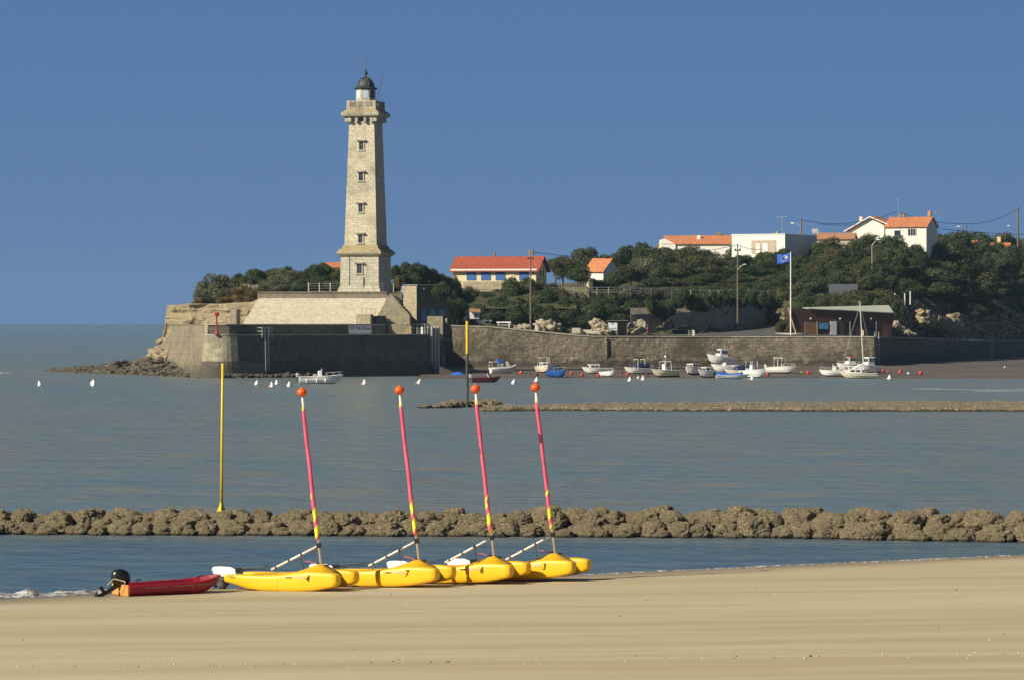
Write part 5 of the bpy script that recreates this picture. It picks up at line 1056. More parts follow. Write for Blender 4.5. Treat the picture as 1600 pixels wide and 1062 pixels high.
for a in ((950,452,50,728,'olive'),(985,445,54,732,'grey'),(950,476,50,718,'dark'),(985,474,54,722,'dark'),(965,490,40,716,'dark')): bush(*a, 'shrub on the bank between the cottage garden and the shelter', 'shrubs above the shelter')
sil = ([1020,1060,1100,1150,1180,1225,1260,1300,1340,1380,1420,1460,1490,1520,1545,1570,1600,1660], [386,382,386,392,385,386,380,371,373,361,363,367,361,364,371,362,369,368])
dcx = ([1000,1100,1150,1200,1225,1250,1300,1400,1450,1500,1550,1600,1660], [719,735,748,764,760,744,740,746,786,817,886,945,1010])
botx = ([1000,1050,1100,1200,1240,1300,1390,1420,1460,1500,1600,1660], [500,498,492,490,482,480,474,484,490,500,505,505])
regs = ((1010,1150,'tree on the slope below the orange roofed bungalow','trees below the bungalow'), (1150,1290,'tree on the slope below the flat roofed house','trees below the flat roofed house'), (1290,1445,'tree on the dark wooded slope below the white gabled house','trees below the gabled house'), (1445,1680,'tall dark tree on the cliff top at the far right','trees at the far right'))
for p0, p1, lb_, gp_ in regs:
    for row in range(6):
        n = int((p1-p0)/(34 if row > 1 else 27))+1
        for i in range(n):
            px = p0 + (i+0.5)*(p1-p0)/n + rnd.uniform(-8, 8); s = row/5
            Dn = interp(*dcx, px); D = Dn + (3 if px < 1395 else 9, 14, 28, 46, 66, 88)[row]; yt = lerp(interp(*botx, px)-24, interp(*sil, px), s**0.85) + rnd.uniform(-5, 5)*(1 if row < 5 else .6)
            if 1180 < px < 1225 and row < 2: yt = max(yt, 455)
            if row == 5: yt = interp(*sil, px) + rnd.uniform(-2, 5)
            x = PX(px, D); g = hz(x, D); w = rnd.uniform(38, 66)*(1.35 if px > 1440 else 1)
            lb2 = lb_ + (', lowest on the bank', ', low on the slope', ', low on the slope', ', halfway up', ', high on the slope', ', on the skyline')[row]
            if px > 1385 and (row == 0 or g < 10.5): continue
            kind = rnd.choice(['dark','dark','olive'] if px < 1440 else ['dark','dark','dark','olive'])
            if px < 1170 and row in (1, 2) : kind = rnd.choice(['dark','olive','olive'])
            if PZ(yt, D)-g < 2.2 or row == 0: bush(px, min(yt, 507-(g+1.6-H)*F/D), w, D, kind, lb2.replace('tall dark tree', 'dark leafy bush').replace('tree', 'bush'), gp_.replace('trees', 'bushes'), zb=g-1.2)
            else: tree(px, yt, w, D, kind, lb2, gp_)
for a in ((1535,376,44,912,'dark'),(1556,380,40,915,'dark'),(1578,383,40,912,'dark'),(1546,392,50,900,'olive'),(1572,396,50,900,'dark'),(1500,372,40,905,'dark')): tree(*a, 'dark tree in front of the hidden orange rooftops at far right', 'trees at the far right', zb=19)
for a in ((722,458,34,729,'dark'),(748,464,40,724,'olive'),(775,452,34,730,'dark'),(800,458,36,729,'olive'),(825,452,36,732,'dark'),(858,444,34,734,'olive'),(880,456,40,728,'dark'),(905,468,44,720,'dark'),(730,478,40,716,'dark'),(760,474,40,717,'dark'),(790,470,44,718,'dark'),(848,468,44,719,'dark'),(935,464,44,723,'dark'),(960,462,44,726,'olive'),(985,468,44,728,'dark'),(1010,470,40,730,'dark')): bush(*a, 'leafy shrub halfway up the bank, ' + ('below the villa' if a[0] < 829 else 'between the utility pole and the cottage' if a[0] < 940 else 'above the shelter'), 'shrubs under the garden fence')
for a in ((952,430,24,747,'dark'),(926,434,16,747,'olive'),(936,437,30,746,'olive')): bush(*a, 'garden bush close in front of the small orange roofed cottage', 'bushes at the cottage')
for a in ((1150,400,36,808,'dark'),(1168,397,44,810,'olive'),(1190,394,46,810,'dark'),(1208,393,40,808,'dark'),(1226,390,44,812,'dark')): tree(*a, 'tree right in front of the flat roofed white house', 'trees hiding the flat roofed house')
# ivy curtains hanging over the road wall and cliff edge
for i in range(26):
    px = lerp(1015, 1240, i/25)+rnd.uniform(-3, 3); x = PX(px, 735)
    D = interp([1015, 1060, 1120, 1150, 1200, 1240], [714.5, 720, 727, 735, 752, 762], px); yb = interp([1015,1040,1062,1090,1120,1180,1240], [486,505,478,490,482,484,482], px) + rnd.uniform(-6, 8)
    bush(px, yb-26, rnd.uniform(16, 24), D-1.6, 'dark', 'dark ivy clump hanging over the grey wall along the rising road', 'ivy on the road wall', ybot=yb)
for i in range(12):
    px = lerp(1505, 1640, i/11); D = interp(*dcx, px)-2.5; yb = interp([1400,1430,1460,1480,1530,1560,1600], [472,478,480,484,502,500,500], px)+rnd.uniform(-6,4)
    bush(px, yb-24, 30, D, 'dark', 'dark leafy bush on the cliff top at the far right', 'bushes at the far right', ybot=yb)
for i in range(14):
    px = lerp(1240, 1400, i/13); D = 737; bush(px, 466+rnd.uniform(-5,8), 28, D, 'dark' if i % 3 else 'olive', 'low bush directly behind the brown harbour building', 'bushes behind the harbour building', ybot=512)
for px, yt, w, D in ((1222, 499, 16, 713), (1230, 497, 18, 715), (1238, 500, 16, 712), (1216, 504, 12, 712), (1233, 508, 14, 709.5)):
    bush(px, yt, w, D, 'olive', 'low olive shrub in the kerbed bed left of the brown building', 'shrubs in the kerbed bed', ybot=522)
# headland shrubs
HL, HG = 'grey green shrub in the scrub on top of the headland cliff', 'headland scrub'
bush(330, 432, 46, 650, 'grey', 'large rounded grey green shrub at the edge of the cliff top', 'cliff edge shrubs', ybot=476)
bush(352, 428, 44, 652, 'grey', 'large rounded grey green shrub at the edge of the cliff top', 'cliff edge shrubs', ybot=470)
bush(316, 448, 28, 649, 'grey', 'large rounded grey green shrub at the edge of the cliff top', 'cliff edge shrubs', ybot=474)
bush(342, 444, 50, 648.5, 'grey', 'large rounded grey green shrub at the edge of the cliff top', 'cliff edge shrubs', ybot=476)
for a in ((362,450,34,648,476),(380,446,40,649,474),(395,452,30,648,472),(370,460,32,646.5,478),(350,462,26,646,478),(312,464,16,647,474),(388,462,26,647,480),(405,448,20,650,462)): bush(a[0], a[1], a[2], a[3], 'brown', 'dry brown scrub on the cliff edge left of the pale glacis', 'dry scrub', ybot=a[4])
for a in ((345,458,46,651,478),(322,460,36,651,478),(312,466,24,650,478),(360,460,40,650,478)): bush(a[0], a[1], a[2], a[3], 'brown', 'low dry scrub under the grey green cliff edge shrub', 'dry scrub', ybot=a[4])
for a in ((375,427,30,672,'dark'),(395,421,44,668,'dark'),(420,418,44,670,'olive'),(445,418,44,668,'grey'),(470,422,40,670,'olive'),(400,434,40,662,'dark'),(425,434,44,660,'grey'),(450,434,44,661,'grey'),(475,436,34,660,'dark'),(410,442,34,656,'grey'),(438,444,34,656,'grey'),(465,445,34,656,'dark'),(480,424,34,672,'dark'),(386,432,24,660,'dark'),(495,436,34,662,'dark'),(520,438,34,662,'dark'),(505,430,30,668,'dark')):
    bush(*a, HL.replace('on top of the headland cliff', 'directly above the left end of the glacis' if a[0] < 412 else 'above the middle of the glacis wall' if a[0] < 462 else 'just left of the terrace fence') + (', back' if a[3] > 663 else ', front'), HG, ybot=459)
for a in ((450,416,16,674,'dark'),(492,413,34,680,'dark'),(508,412,34,682,'dark'),(484,420,26,676,'dark'),(528,420,24,680,'olive'),(515,418,26,684,'dark')):
    tree(*a, 'dark tree left of the lighthouse base behind the fence', 'trees left of the lighthouse', zb=13.6)
for a in ((620,414,28,706,'dark'),(636,411,34,710,'dark'),(654,412,34,712,'dark'),(672,420,34,714,'dark'),(668,430,30,712,'dark'),(688,426,34,716,'olive'),(702,432,26,718,'olive'),(645,424,30,706,'dark'),(625,428,26,704,'olive')):
    tree(*a, 'dark tree between the lighthouse and the cream villa', 'trees right of the lighthouse', zb=13.4)
for a in ((617,444,18,668,'dark',458),(690,440,30,690,'dark',470),(697,455,26,700,'dark',498),(706,468,24,706,'dark',506),(699,478,20,702,'dark',500)):
    bush(a[0],a[1],a[2],a[3],a[4],'dark bush beside the stone block building','bushes by the block building', ybot=a[5])
# small figure-like dry plants
o = bush(622, 432, 9, 660, 'brown', 'rusty brown dried plant right of the lighthouse base', None, ybot=452); o['category'] = 'plant'
# grass verge in front of cottage garden
sheet('lawn', M['grass'], lin(PX(862, 740), PX(920, 740), 8), lin(733, 752, 6), lambda x, y: hz(x, y)+0.3)
sheet('lawn', M['grass'], lin(PX(1140, 765), PX(1215, 765), 8), lin(757, 772, 6), lambda x, y: max(hz(x, y), 13)+0.4)

# ------------------------------------------------------------ marker poles
yp = thing('channel_marker', (PX(346, 156.5), 156.5, 0.7), 0, 'tall thin yellow marker pole standing on the near breakwater', 'marker pole')
hh_ = PZ(567, 156.5)-0.7
MB().tube([(0,0,0),(0.02,0,hh_*.5),(0.05,0,hh_)], [0.062,0.055,0.05], 10).build('pole', M['yelpole'], yp, smooth=True)
MB().lathe([(0.24,-0.15),(0.2,0.05),(0.09,0.35),(0.065,0.5)], 4).build('base', M['yelpole'], yp)
yq = thing('channel_marker', (PX(730, 391), 391, 0), 0, 'marker pole with yellow upper half and dark topmark standing on the far reef', 'marker pole')
z1, z2, z3 = PZ(552, 391), PZ(502, 391), PZ(485, 391)
MB().tube([(0,0,-0.2),(0,0,z1)], 0.15, 10).build('lower_pole', M['weed'], yq)
MB().tube([(0,0,z1),(0,0,z2)], 0.155, 10).build('pole', M['yelpole'], yq)
MB().lathe([(0.17,0),(0.17,z3-z2)], 10, (0,0,z2)).build('topmark', M['black'], yq)

# ------------------------------------------------------------ moored boats
def hull_rings(L, B, Fb, n=14, bow=0.28, rake=0.14, tumble=0.9):
    rings = []
    for i in range(n+1):
        s = i/n; q = max(0, (s-0.45)/0.55); b = B/2*(1-q**2.3)*(0.92+0.08*min(1, s*3)) + 0.02; sh = Fb*(1+bow*s*s); kz = Fb*0.55*max(0, (s-0.72)/0.28)**2
        x = -L/2 + s*L; xr = x - rake*L*max(0, (s-0.6)/0.4)**1.5*0.0
        rk = lambda z: -L*rake*(1-z/sh)*max(0, (s-0.5)/0.5)**2
        rings.append([(x, -b, sh), (x+rk(sh*.55), -b*tumble, sh*0.55), (x+rk(sh*.2), -b*0.66, sh*0.16+kz*.4), (x+rk(0), 0, kz-0.02), (x+rk(sh*.2), b*0.66, sh*0.16+kz*.4), (x+rk(sh*.55), b*tumble, sh*0.55), (x, b, sh)])
    return rings
def boat(label, px, py, D, L, B, Fb, yaw, hullm='gel', bottom=None, opts=(), pitch=0, roll=0, z=None, name='motorboat', group='boats moored in the harbour', stripe=None):
    zz = mud_z(PX(px, D), D) if z is None else z
    t = thing(name, (PX(px, D), D, zz+0.02), R(yaw), label, 'boat', group); t.rotation_euler = (R(roll), R(pitch), R(yaw))
    rg = hull_rings(L, B, Fb); MB().loft(rg, caps=True, closed=False).add([p for r in (rg[0],) for p in r], [tuple(range(7))]).build('hull', M[hullm], t, smooth=False)
    sh = lambda s: Fb*(1+0.28*s*s); hb_ = lambda s: B/2*(1-max(0, (s-0.45)/0.55)**2.3)
    if bottom:
        MB().loft([[(p[0], p[1]*1.012, p[2]-0.012) for p in r[2:5]] for r in rg], caps=False, closed=False).build('bottom_paint', M[bottom], t)
    # gunwale
    gw = MB()
    for s in (-1, 1): gw.tube([(-L/2+q/12*L, s*(hb_(q/12)-0.01), sh(q/12)) for q in range(13)], 0.05, 6)
    gw.build('gunwale', M[stripe or 'gel'], t)
    cover = 'covered' in opts
    # foredeck and cockpit floor
    def deck(s0, s1, dz, nm, mt, k=0.94, crown=0.06):
        MB().loft([[(-L/2+s*L, -hb_(s)*k, sh(s)+dz), (-L/2+s*L, 0, sh(s)+dz+crown), (-L/2+s*L, hb_(s)*k, sh(s)+dz), (-L/2+s*L, 0, sh(s)+dz-0.08)] for s in lin(s0, s1, 6)]).build(nm, M[mt], t)
    deck(0.62 if 'open' not in opts else 0.82, 0.985, 0.02, 'foredeck', 'gel' if hullm != 'maroon' else 'maroon')
    deck(0.02, 0.62 if 'open' not in opts else 0.82, -0.38, 'cockpit_floor', 'gelgrey', 0.86, 0)
    if cover:
        MB().loft([[(-L/2+s*L, -hb_(s)*1.0, sh(s)+0.0), (-L/2+s*L, -hb_(s)*.5, sh(s)+0.22), (-L/2+s*L, 0, sh(s)+0.36+0.1*math.sin(s*9)), (-L/2+s*L, hb_(s)*.5, sh(s)+0.22), (-L/2+s*L, hb_(s)*1.0, sh(s)+0.0), (-L/2+s*L, 0, sh(s)-.1)] for s in lin(0.02, 0.80, 9)]).build('cover', M['blue'], t, smooth=True)
    if 'cabin' in opts or 'wheelhouse' in opts:
        whh = 'wheelhouse' in opts; s0, s1, hc = (0.32, 0.62, 1.35) if whh else (0.42, 0.82, 0.62)
        x0, x1 = -L/2+s0*L, -L/2+s1*L; z0 = sh(.5)-0.05; w0 = B*0.36; ov = 0.28 if whh else 0.35
        cb = MB().loft([[(x0, -w0, z0), (x1, -w0*.85, z0), (x1, w0*.85, z0), (x0, w0, z0)], [(x0+0.02, -w0*.9, z0+hc), (x1-ov, -w0*.75, z0+hc), (x1-ov, w0*.75, z0+hc), (x0+0.02, w0*.9, z0+hc)]]).build('cabin', M['gel'], t, bevel=0.04)
        MB().loft([[(x0-0.15, -w0*.98, z0+hc), (x1-ov+.12, -w0*.82, z0+hc), (x1-ov+.12, w0*.82, z0+hc), (x0-0.15, w0*.98, z0+hc)], [(x0-0.1, -w0*.9, z0+hc+.1), (x1-ov, -w0*.75, z0+hc+.1), (x1-ov, w0*.75, z0+hc+.1), (x0-0.1, w0*.9, z0+hc+.1)]]).build('cabin_roof', M['redpaint' if 'redtop' in opts else 'white'], cb)
        for sgn in (-1, 1):
            for a, c_ in ((0.12, 0.42), (0.5, 0.82)):
                mb = MB(); e = 0.03
                def sp_(u, v): # point on side wall
                    xb = lerp(x0, x1, u); xt = lerp(x0+.02, x1-ov, u); wb = lerp(w0, w0*.85, u); wt = lerp(w0*.9, w0*.75, u)
                    return (lerp(xb, xt, v), sgn*(lerp(wb, wt, v)+e), z0+hc*v)
                v0, v1 = (0.5, 0.88) if whh else (0.35, 0.8)
                mb.add([sp_(a, v0), sp_(c_, v0), sp_(c_, v1), sp_(a, v1)], [(0,1,2,3)]); mb.build('window', M['glass'], cb)
        v0, v1 = (0.5, 0.9) if whh else (0.3, 0.85)
        mb = MB()
        for a, c_ in ((-.9, -.06), (.06, .9)): mb.add([(lerp(x1, x1-ov, v)+0.03, lerp(w0*.85, w0*.75, v)*u, z0+hc*v) for u, v in ((a, v0), (c_, v0), (c_, v1), (a, v1))], [(0,1,2,3)])
        mb.build('windscreen', M['glass'], cb)
        mb = MB()
        for a, c_ in ((-.8, -.1), (.1, .8)): mb.add([(x0-0.03, w0*.92*u, z0+hc*v) for u, v in ((a, .35), (c_, .35), (c_, .85), (a, .85))], [(0,1,2,3)])
        mb.build('aft_window', M['glass'], cb)
    if 'console' in opts:
        MB().box((-0.2, 0, sh(.4)+0.28), (0.65, 0.85, 1.1), top=0.8).build('console', M['gel'], t, bevel=0.05)
        MB().box((0.05, 0, sh(.4)+0.95), (0.06, 0.8, 0.35), ry=R(-20)).build('windscreen', M['paleglass'], t)
        MB().box((-0.9, 0, sh(.4)+0.1), (0.45, 0.8, 0.5)).build('helm_seat', M['gelgrey'], t)
    if 'screen' in opts:
        MB().loft([[(0.35, -B*.4, sh(.6)), (0.75, 0, sh(.6)), (0.35, B*.4, sh(.6))], [(0.1, -B*.34, sh(.6)+.5), (0.45, 0, sh(.6)+.5), (0.1, B*.34, sh(.6)+.5)]], closed=False, caps=False).build('windscreen', M['paleglass'], t).modifiers.new('s', 'SOLIDIFY').thickness = 0.03
    if 'frame' in opts or 'canopy' in opts:
        mb = MB()
        for x in (-L*.2, L*.06):
            mb.tube([(x, -B*.4, sh(.4)), (x, -B*.38, sh(.4)+1.5), (x, B*.38, sh(.4)+1.5), (x, B*.4, sh(.4))], 0.05, 6)
        mb.build('hoop_frame', M['white'], t)
        if 'canopy' in opts: MB().box((-L*.07, 0, sh(.4)+1.55), (L*.32, B*.8, 0.06)).build('canopy', M['gel'], t)
    if 'hood' in opts:
        MB().loft([[(x, -B*.42*k, sh(.3)), (x, -B*.4*k, sh(.3)+.75*k), (x, 0, sh(.3)+.95*k), (x, B*.4*k, sh(.3)+.75*k), (x, B*.42*k, sh(.3))] for x, k in ((-L*.38, .95), (-L*.1, 1.05), (L*.12, .9))]).build('canvas_hood', M['navy' if 'bluehood' not in opts else 'blue'], t, smooth=False)
    if 'rail' in opts:
        mb = MB(); pr_ = [(-L/2+s*L, hb_(s)*.92, sh(s)+.45) for s in (0.6, .75, .88, .99)]; mb.tube(pr_ + [(p[0], -p[1], p[2]) for p in pr_[::-1]], 0.028, 5)
        for s in (0.62, .78, .92):
            for k in (-1, 1): mb.tube([(-L/2+s*L, k*hb_(s)*.92, sh(s)), (-L/2+s*L, k*hb_(s)*.92, sh(s)+.45)], 0.028, 5)
        mb.build('pulpit', M['steel'], t)
    if 'mast' in opts:
        m_ = MB().tube([(-L*.1,0,sh(.4)), (-L*.1,0,sh(.4)+2.2)], 0.05, 6).build('mast', M['steel'], t); MB().ball((-L*.1,0,sh(.4)+2.3), 0.2, 10, 6).build('radar_ball', M['white'], m_, smooth=True)
    if 'whip' in opts: MB().tube([(-L*.05, B*.2, sh(.4)+.8), (-L*.07, B*.2, sh(.4)+3.2)], 0.03, 5).build('antenna', M['steel'], t)
    if 'outboard' in opts:
        ob_ = MB().box((-L/2-0.28, 0, sh(0)+0.28), (0.42, 0.36, 0.55), top=0.8, ry=R(-12)).build('outboard', M['black' if 'blackmotor' in opts else 'gelgrey'], t, bevel=0.08)
        MB().box((-L/2-0.30, 0, sh(0)-0.35), (0.16, 0.12, 0.9)).box((-L/2-.36, 0, sh(0)-.75), (.4, .1, .08)).build('motor_leg', M['darksteel'], ob_)
    if 'fenders' in opts:
        for s in (0.15, 0.38, 0.58): MB().lathe([(0.03,-0.32),(0.1,-0.25),(0.1,0.15),(0.03,0.22)], 8, (-L/2+s*L, -hb_(s)-0.1, sh(s)*.55)).build('fender', M['white'], t)
    if 'flag' in opts: MB().box((-L/2+.1, 0.2, sh(0)+1.0), (0.03,0.03,1.2)).box((-L/2-.1, .2, sh(0)+1.4), (.45,.03,.35)).build('pennant', M['buoyorange'], t)
    if 'stripe' in opts: MB().loft([[(-L/2+s*L, -hb_(s)*.985-.012, sh(s)*.86), (-L/2+s*L, -hb_(s)*.97-.012, sh(s)*.70)] for s in lin(0.0, 0.9, 10)], closed=False, caps=False).build('hull_stripe', M['navy' if 'redstripe' not in opts else 'redpaint'], t)
    return t
mm_ = mud_z
boat('white open motorboat with console and fenders afloat in front of the dark bastion', 502, 599, 548, 6.3, 2.2, 1.08, 8, 'gel', 'antifoul', ('open','console','outboard','fenders','rail'), z=-0.1)
boat('dark red open boat with pale windscreen afloat beside the far marker pole', 760, 597, 562, 4.2, 1.7, 0.75, 6, 'maroon', None, ('open','screen','outboard'), z=-0.12, stripe='maroon')
rib = thing('rigid_inflatable', (PX(786, 640), 640, mud_z(PX(786, 640), 640)), R(20), 'grey rigid inflatable boat with a blue covered console on the mud', 'boat', 'boats moored in the harbour')
MB().loft(hull_rings(4.4, 1.4, 0.7)).build('hull', M['gel'], rib)
mb = MB()
tb = [(-2.3,-.75,.75),(-1,-.8,.75),(.6,-.78,.8),(1.5,-.55,.95),(2.2,-.15,1.15),(2.3,0,1.2),(2.2,.15,1.15),(1.5,.55,.95),(.6,.78,.8),(-1,.8,.75),(-2.3,.75,.75)]
MB().tube(tb, [0.12,0.26]+[0.27]*7+[0.26,0.12], 12).build('inflatable_tube', M['gelgrey'], rib, smooth=True)
MB().box((-0.5,0,1.3), (1.0,0.7,1.1), top=.85).build('console', M['gel'], rib, bevel=.06); MB().box((-0.75,0,2.0), (1.2,0.8,0.6), top=.8).build('console_cover', M['blue'], rib, bevel=.1)
MB().box((0.8,0,1.5), (0.6,0.6,0.9), top=.7, ry=R(-15)).build('bow_seat', M['gelgrey'], rib, bevel=.08); MB().tube([(-2.2,-.7,.9),(-2.2,-.7,1.9),(-1,-.7,1.9)], .05, 6).tube([(-2.2,.7,.9),(-2.2,.7,1.9),(-1,.7,1.9)], .05, 6).box((-1.7,0,1.9),(1.1,1.5,.08)).build('stern_arch', M['gel'], rib)
boat('white cabin boat with orange pennant on the mud, right of the grey inflatable', 850, 580, 645, 5.0, 2.1, 1.0, -75, 'gelcream', 'antifoul', ('cabin','rail','flag','frame'))
boat('blue boat with grey canvas top lying on the mud', 871, 585, 612, 4.4, 2.1, 0.95, -60, 'blueboat', None, ('hood','rail'), stripe='blueboat')
boat('white cabin cruiser with three dark windows on the mud, left of a small white dinghy', 931, 581, 636, 4.9, 2.0, 0.85, 200, 'gel', 'antifoul', ('cabin',))
boat('small bare white dinghy resting on the mud beside the cabin cruiser', 950, 584, 617, 3.0, 1.5, 0.7, -55, 'gel', 'antifoul', ('open','rail'), name='dinghy')
boat('white motorboat with hoop frame, alone on the mud left of centre', 996, 581, 636, 4.9, 2.0, 0.85, 205, 'gel', 'antifoul', ('hood','outboard','screen','frame'))
boat('cream boat with a thin mast carrying a white ball, yellow buoy at its stern', 1038, 586.5, 612, 4.8, 1.9, 0.95, 215, 'gelcream', 'antifoul', ('open','console','mast','outboard','blackmotor','frame'), roll=6)
boat('white half decked boat below the long quay ladder', 1084, 582, 628, 4.2, 2.1, 1.1, 235, 'gel', 'antifoul', ('cabin',), roll=4)
boat('white motorboat with pale windscreen right of the ladder boat', 1107, 587, 610, 4.8, 2.1, 0.95, 225, 'gel', 'antifoul', ('screen','cabin','rail'))
boat('large white cruiser with dark window bands high against the quay wall', 1125, 578, 680, 5.8, 2.4, 1.3, 210, 'gel', None, ('cabin','stripe','whip','rail','wheelhouse'), pitch=-5, z=1.3)
boat('white planing boat lying tilted behind the blue hooded boat', 1134, 579, 650, 5.2, 2.0, 1.0, 190, 'gel', 'antifoul', ('open','screen'), roll=-6)
boat('cream boat with dark navy canvas hood', 1154, 584, 615, 4.6, 2.1, 0.9, 195, 'gelcream', 'antifoul', ('hood','rail'))
boat('low boat under a bright blue cover at the water edge', 1145, 591.5, 598, 5.2, 1.8, 0.6, 4, 'gel', None, ('covered','outboard','blackmotor'), z=-0.05)
boat('white boat with green bottom and white hoop frame', 1177, 586, 608, 4.6, 2.0, 1.15, -35, 'gel', 'green', ('open','frame','console'))
boat('white boat with dark wheelhouse canopy left of the tilted boats', 1221, 580, 640, 5.2, 2.2, 0.95, -25, 'gel', 'antifoul', ('canopy','screen','rail','outboard'), roll=-5)
boat('low white open boat lying left of the red topped cruiser', 1302, 583.5, 618, 4.6, 1.9, 0.8, 185, 'gel', 'antifoul', ('open','console','rail'), roll=5)
boat('white wheelhouse boat with red roof', 1327, 577, 655, 5.0, 2.2, 1.1, 205, 'gel', 'antifoul', ('wheelhouse','redtop','rail'))
boat('small white boat with red stripe behind the sailboat', 1333, 580, 628, 3.8, 1.7, 0.75, 190, 'gel', None, ('cabin','redstripe','stripe'), stripe='redpaint')
boat('white wheelhouse cruiser right of the sailboat mast', 1356, 579, 640, 4.8, 2.2, 1.2, 215, 'gel', 'antifoul', ('wheelhouse','rail','whip'))
sb = boat('cream sailboat with tall bare mast at the water edge', 1341, 590.5, 603, 5.9, 2.0, 0.85, 182, 'gelcream', None, ('cabin','stripe'), name='sailboat', z=-0.05)
ms = MB().tube([(-0.9,0,.8),(-0.25,0,12.0)], [0.09,0.06], 8).build('mast', M['alu'], sb); MB().tube([(-.6,0,11.8),(.2,0,12.0)], .04, 5).build('mast_head', M['steel'], ms)
MB().tube([(-1.0,0,2.4),(2.2,0,0.9)], [.12,.15], 8).build('furled_mainsail', M['gel'], sb)
MB().tube([(-.3,0,11.5),(2.9,0,1.0)], .02, 4).tube([(-.3,0,11.5),(-2.7,0,1.0)], .02, 4).build('stay', M['steel'], sb)

# ------------------------------------------------------------ buoys
def ballbuoy(px, py, r, mat, label, Dz=None):
    r *= 0.88
    # solve distance on the mud or water
    D = 50400/(py-507+r*2)
    for _ in range(20):
        zz = max(0, mud_z(PX(px, D), D)) if PX(px, D) > -15 else 0; D = (H-zz)*F/(py+r*F/D-507)
    t = thing('mooring_buoy', (PX(px, D), D, zz), 0, label, 'buoy', 'ball buoys on the mud')
    MB().ball((0,0,r*0.92), r, 14, 8).build('float', M[mat], t, smooth=True); MB().lathe([(r*.22,0),(r*.2,r*.25),(r*.1,r*.3)], 8, (0,0,r*1.86)).build('eye', M['darksteel'], t)
bl_ = [(814,581,.33,'buoyorange','faded orange ball buoy right of the grey inflatable'),(839,583.5,.33,'buoydark','dark red ball buoy below the pennant boat'),(864,586,.3,'buoydark','small blackish ball buoy below the blue boat'),(893,582,.35,'buoyred','red ball buoy just right of the blue boat'),(909.5,584.5,.34,'buoyred','red ball buoy midway between the blue boat and the white cabin cruiser'),(934.5,586,.34,'buoyred','red ball buoy in front of the cabin cruiser with three windows'),(971,581.5,.32,'buoydark','dark ball buoy left of the hooped motorboat'),(981,584,.34,'buoyred','red ball buoy under the bow of the hooped motorboat'),(1011,585.5,.32,'buoydark','dark ball buoy between two white cone floats'),(1017,579,.3,'buoyred','small red ball buoy left of the cream boat, farther up the mud'),(1009,576,.3,'buoyred','small red ball buoy right behind the hooped motorboat'),(1059,585.5,.38,'buoyred','red ball buoy right of the cream boat with the mast'),(1125,584,.34,'buoyred','red ball buoy at the stern of the blue covered boat'),(1139.5,578,.36,'buoyred','red ball buoy between the tilted white boat and the navy hood'),(1163,581,.34,'buoyred','red ball buoy between the navy hooded boat and the green bottomed boat'),(1199.5,584,.38,'buoyred','red ball buoy right of the green bottomed boat'),(1234,579,.38,'buoyred','red ball buoy touching the canopy boat'),(1263,581,.38,'buoyred','red ball buoy standing alone left of the low white open boat'),(1291,584,.36,'buoyred','red ball buoy under the low white open boat'),(1380,578,.38,'buoyred','red ball buoy right of the wheelhouse cruiser, large'),(1388,580,.27,'buoyred','smaller red ball buoy beside a large one right of the cruiser'),(1407,579.7,.42,'buoyred','largest red ball buoy on the open mud at right'),(1438.6,581.5,.40,'buoyred','rightmost red ball buoy on the open mud'),(1027,586.5,.26,'yelpole','yellow ball buoy at the stern of the cream boat'),(1252.5,581,.2,'yelpole','tiny yellow ball float on the mud'),(733,569,.3,'buoyorange','orange ball buoy against the quay wall behind the marker pole'),(1570,573,.2,'white','tiny white float on the mud at the far right'),(1419.5,582.5,.24,'white','small white ball float between two red ones at right')]
for a in bl_: ballbuoy(*a)
def conebuoy(px, py, s, label, pink=True):
    s *= 0.82
    D = 50400/(py+3-507); t = thing('cone_buoy', (PX(px, D), D, 0), 0, label, 'buoy', 'white cone buoys')
    t.rotation_euler = (R(rnd.uniform(-14,14)), R(rnd.uniform(-16,16)), 0)
    MB().lathe([(0.12*s,-0.1),(0.36*s,0.0),(0.42*s,0.15*s),(0.30*s,0.42*s),(0.12*s,0.78*s),(0.05*s,0.92*s)], 14).build('float', M['white'], t, smooth=True)
    MB().tube([(0,0,.9*s),(0,0,1.12*s)], .05*s, 6).build('ring', M['darksteel'], t)
    if pink: MB().ball((-0.5*s,0.1,0.08), 0.17*s, 10, 6).build('pick_up_float', M['pinkbuoy'], t, smooth=True)
for a in ((63,599,1.05,'white cone buoy afloat, leftmost of all',False),(145.5,600,1.05,'nearer of two white cone buoys off the rock spit',False),(144.5,597,1.05,'farther of two white cone buoys overlapping off the rock spit',False),(401,598,1.0,'white cone buoy nearest the bastion corner',False),(425.5,601,1.0,'white cone buoy with pink float, in a trio left of the white motorboat',True),(433,597,.95,'white cone buoy, farthest of the trio left of the white motorboat',False),(452,600.5,1.0,'white cone buoy just left of the white motorboat',False),(570,597,1.0,'white cone buoy with pink float right of the white motorboat',True),(654.5,596,1.0,'white cone buoy with pink float below the bastion ladder',True),(802,596.5,1.0,'tilted white buoy moored to the dark red boat',False),(838.5,593,1.0,'white cone buoy with pink float in front of the pennant boat',True),(984.5,592,.95,'white cone buoy with pink float in front of the hooped motorboat',True),(1005.5,590,.95,'grey white cone buoy at the water edge left of the cream boat',True),(997,588,.6,'small white cone float left of the grey white cone',False),(1176,589.5,.95,'pale cone buoy with pink float below the green bottomed boat',True),(1390,589,1.0,'tilted white cone buoy with pink float right of the sailboat',True)): conebuoy(*a)

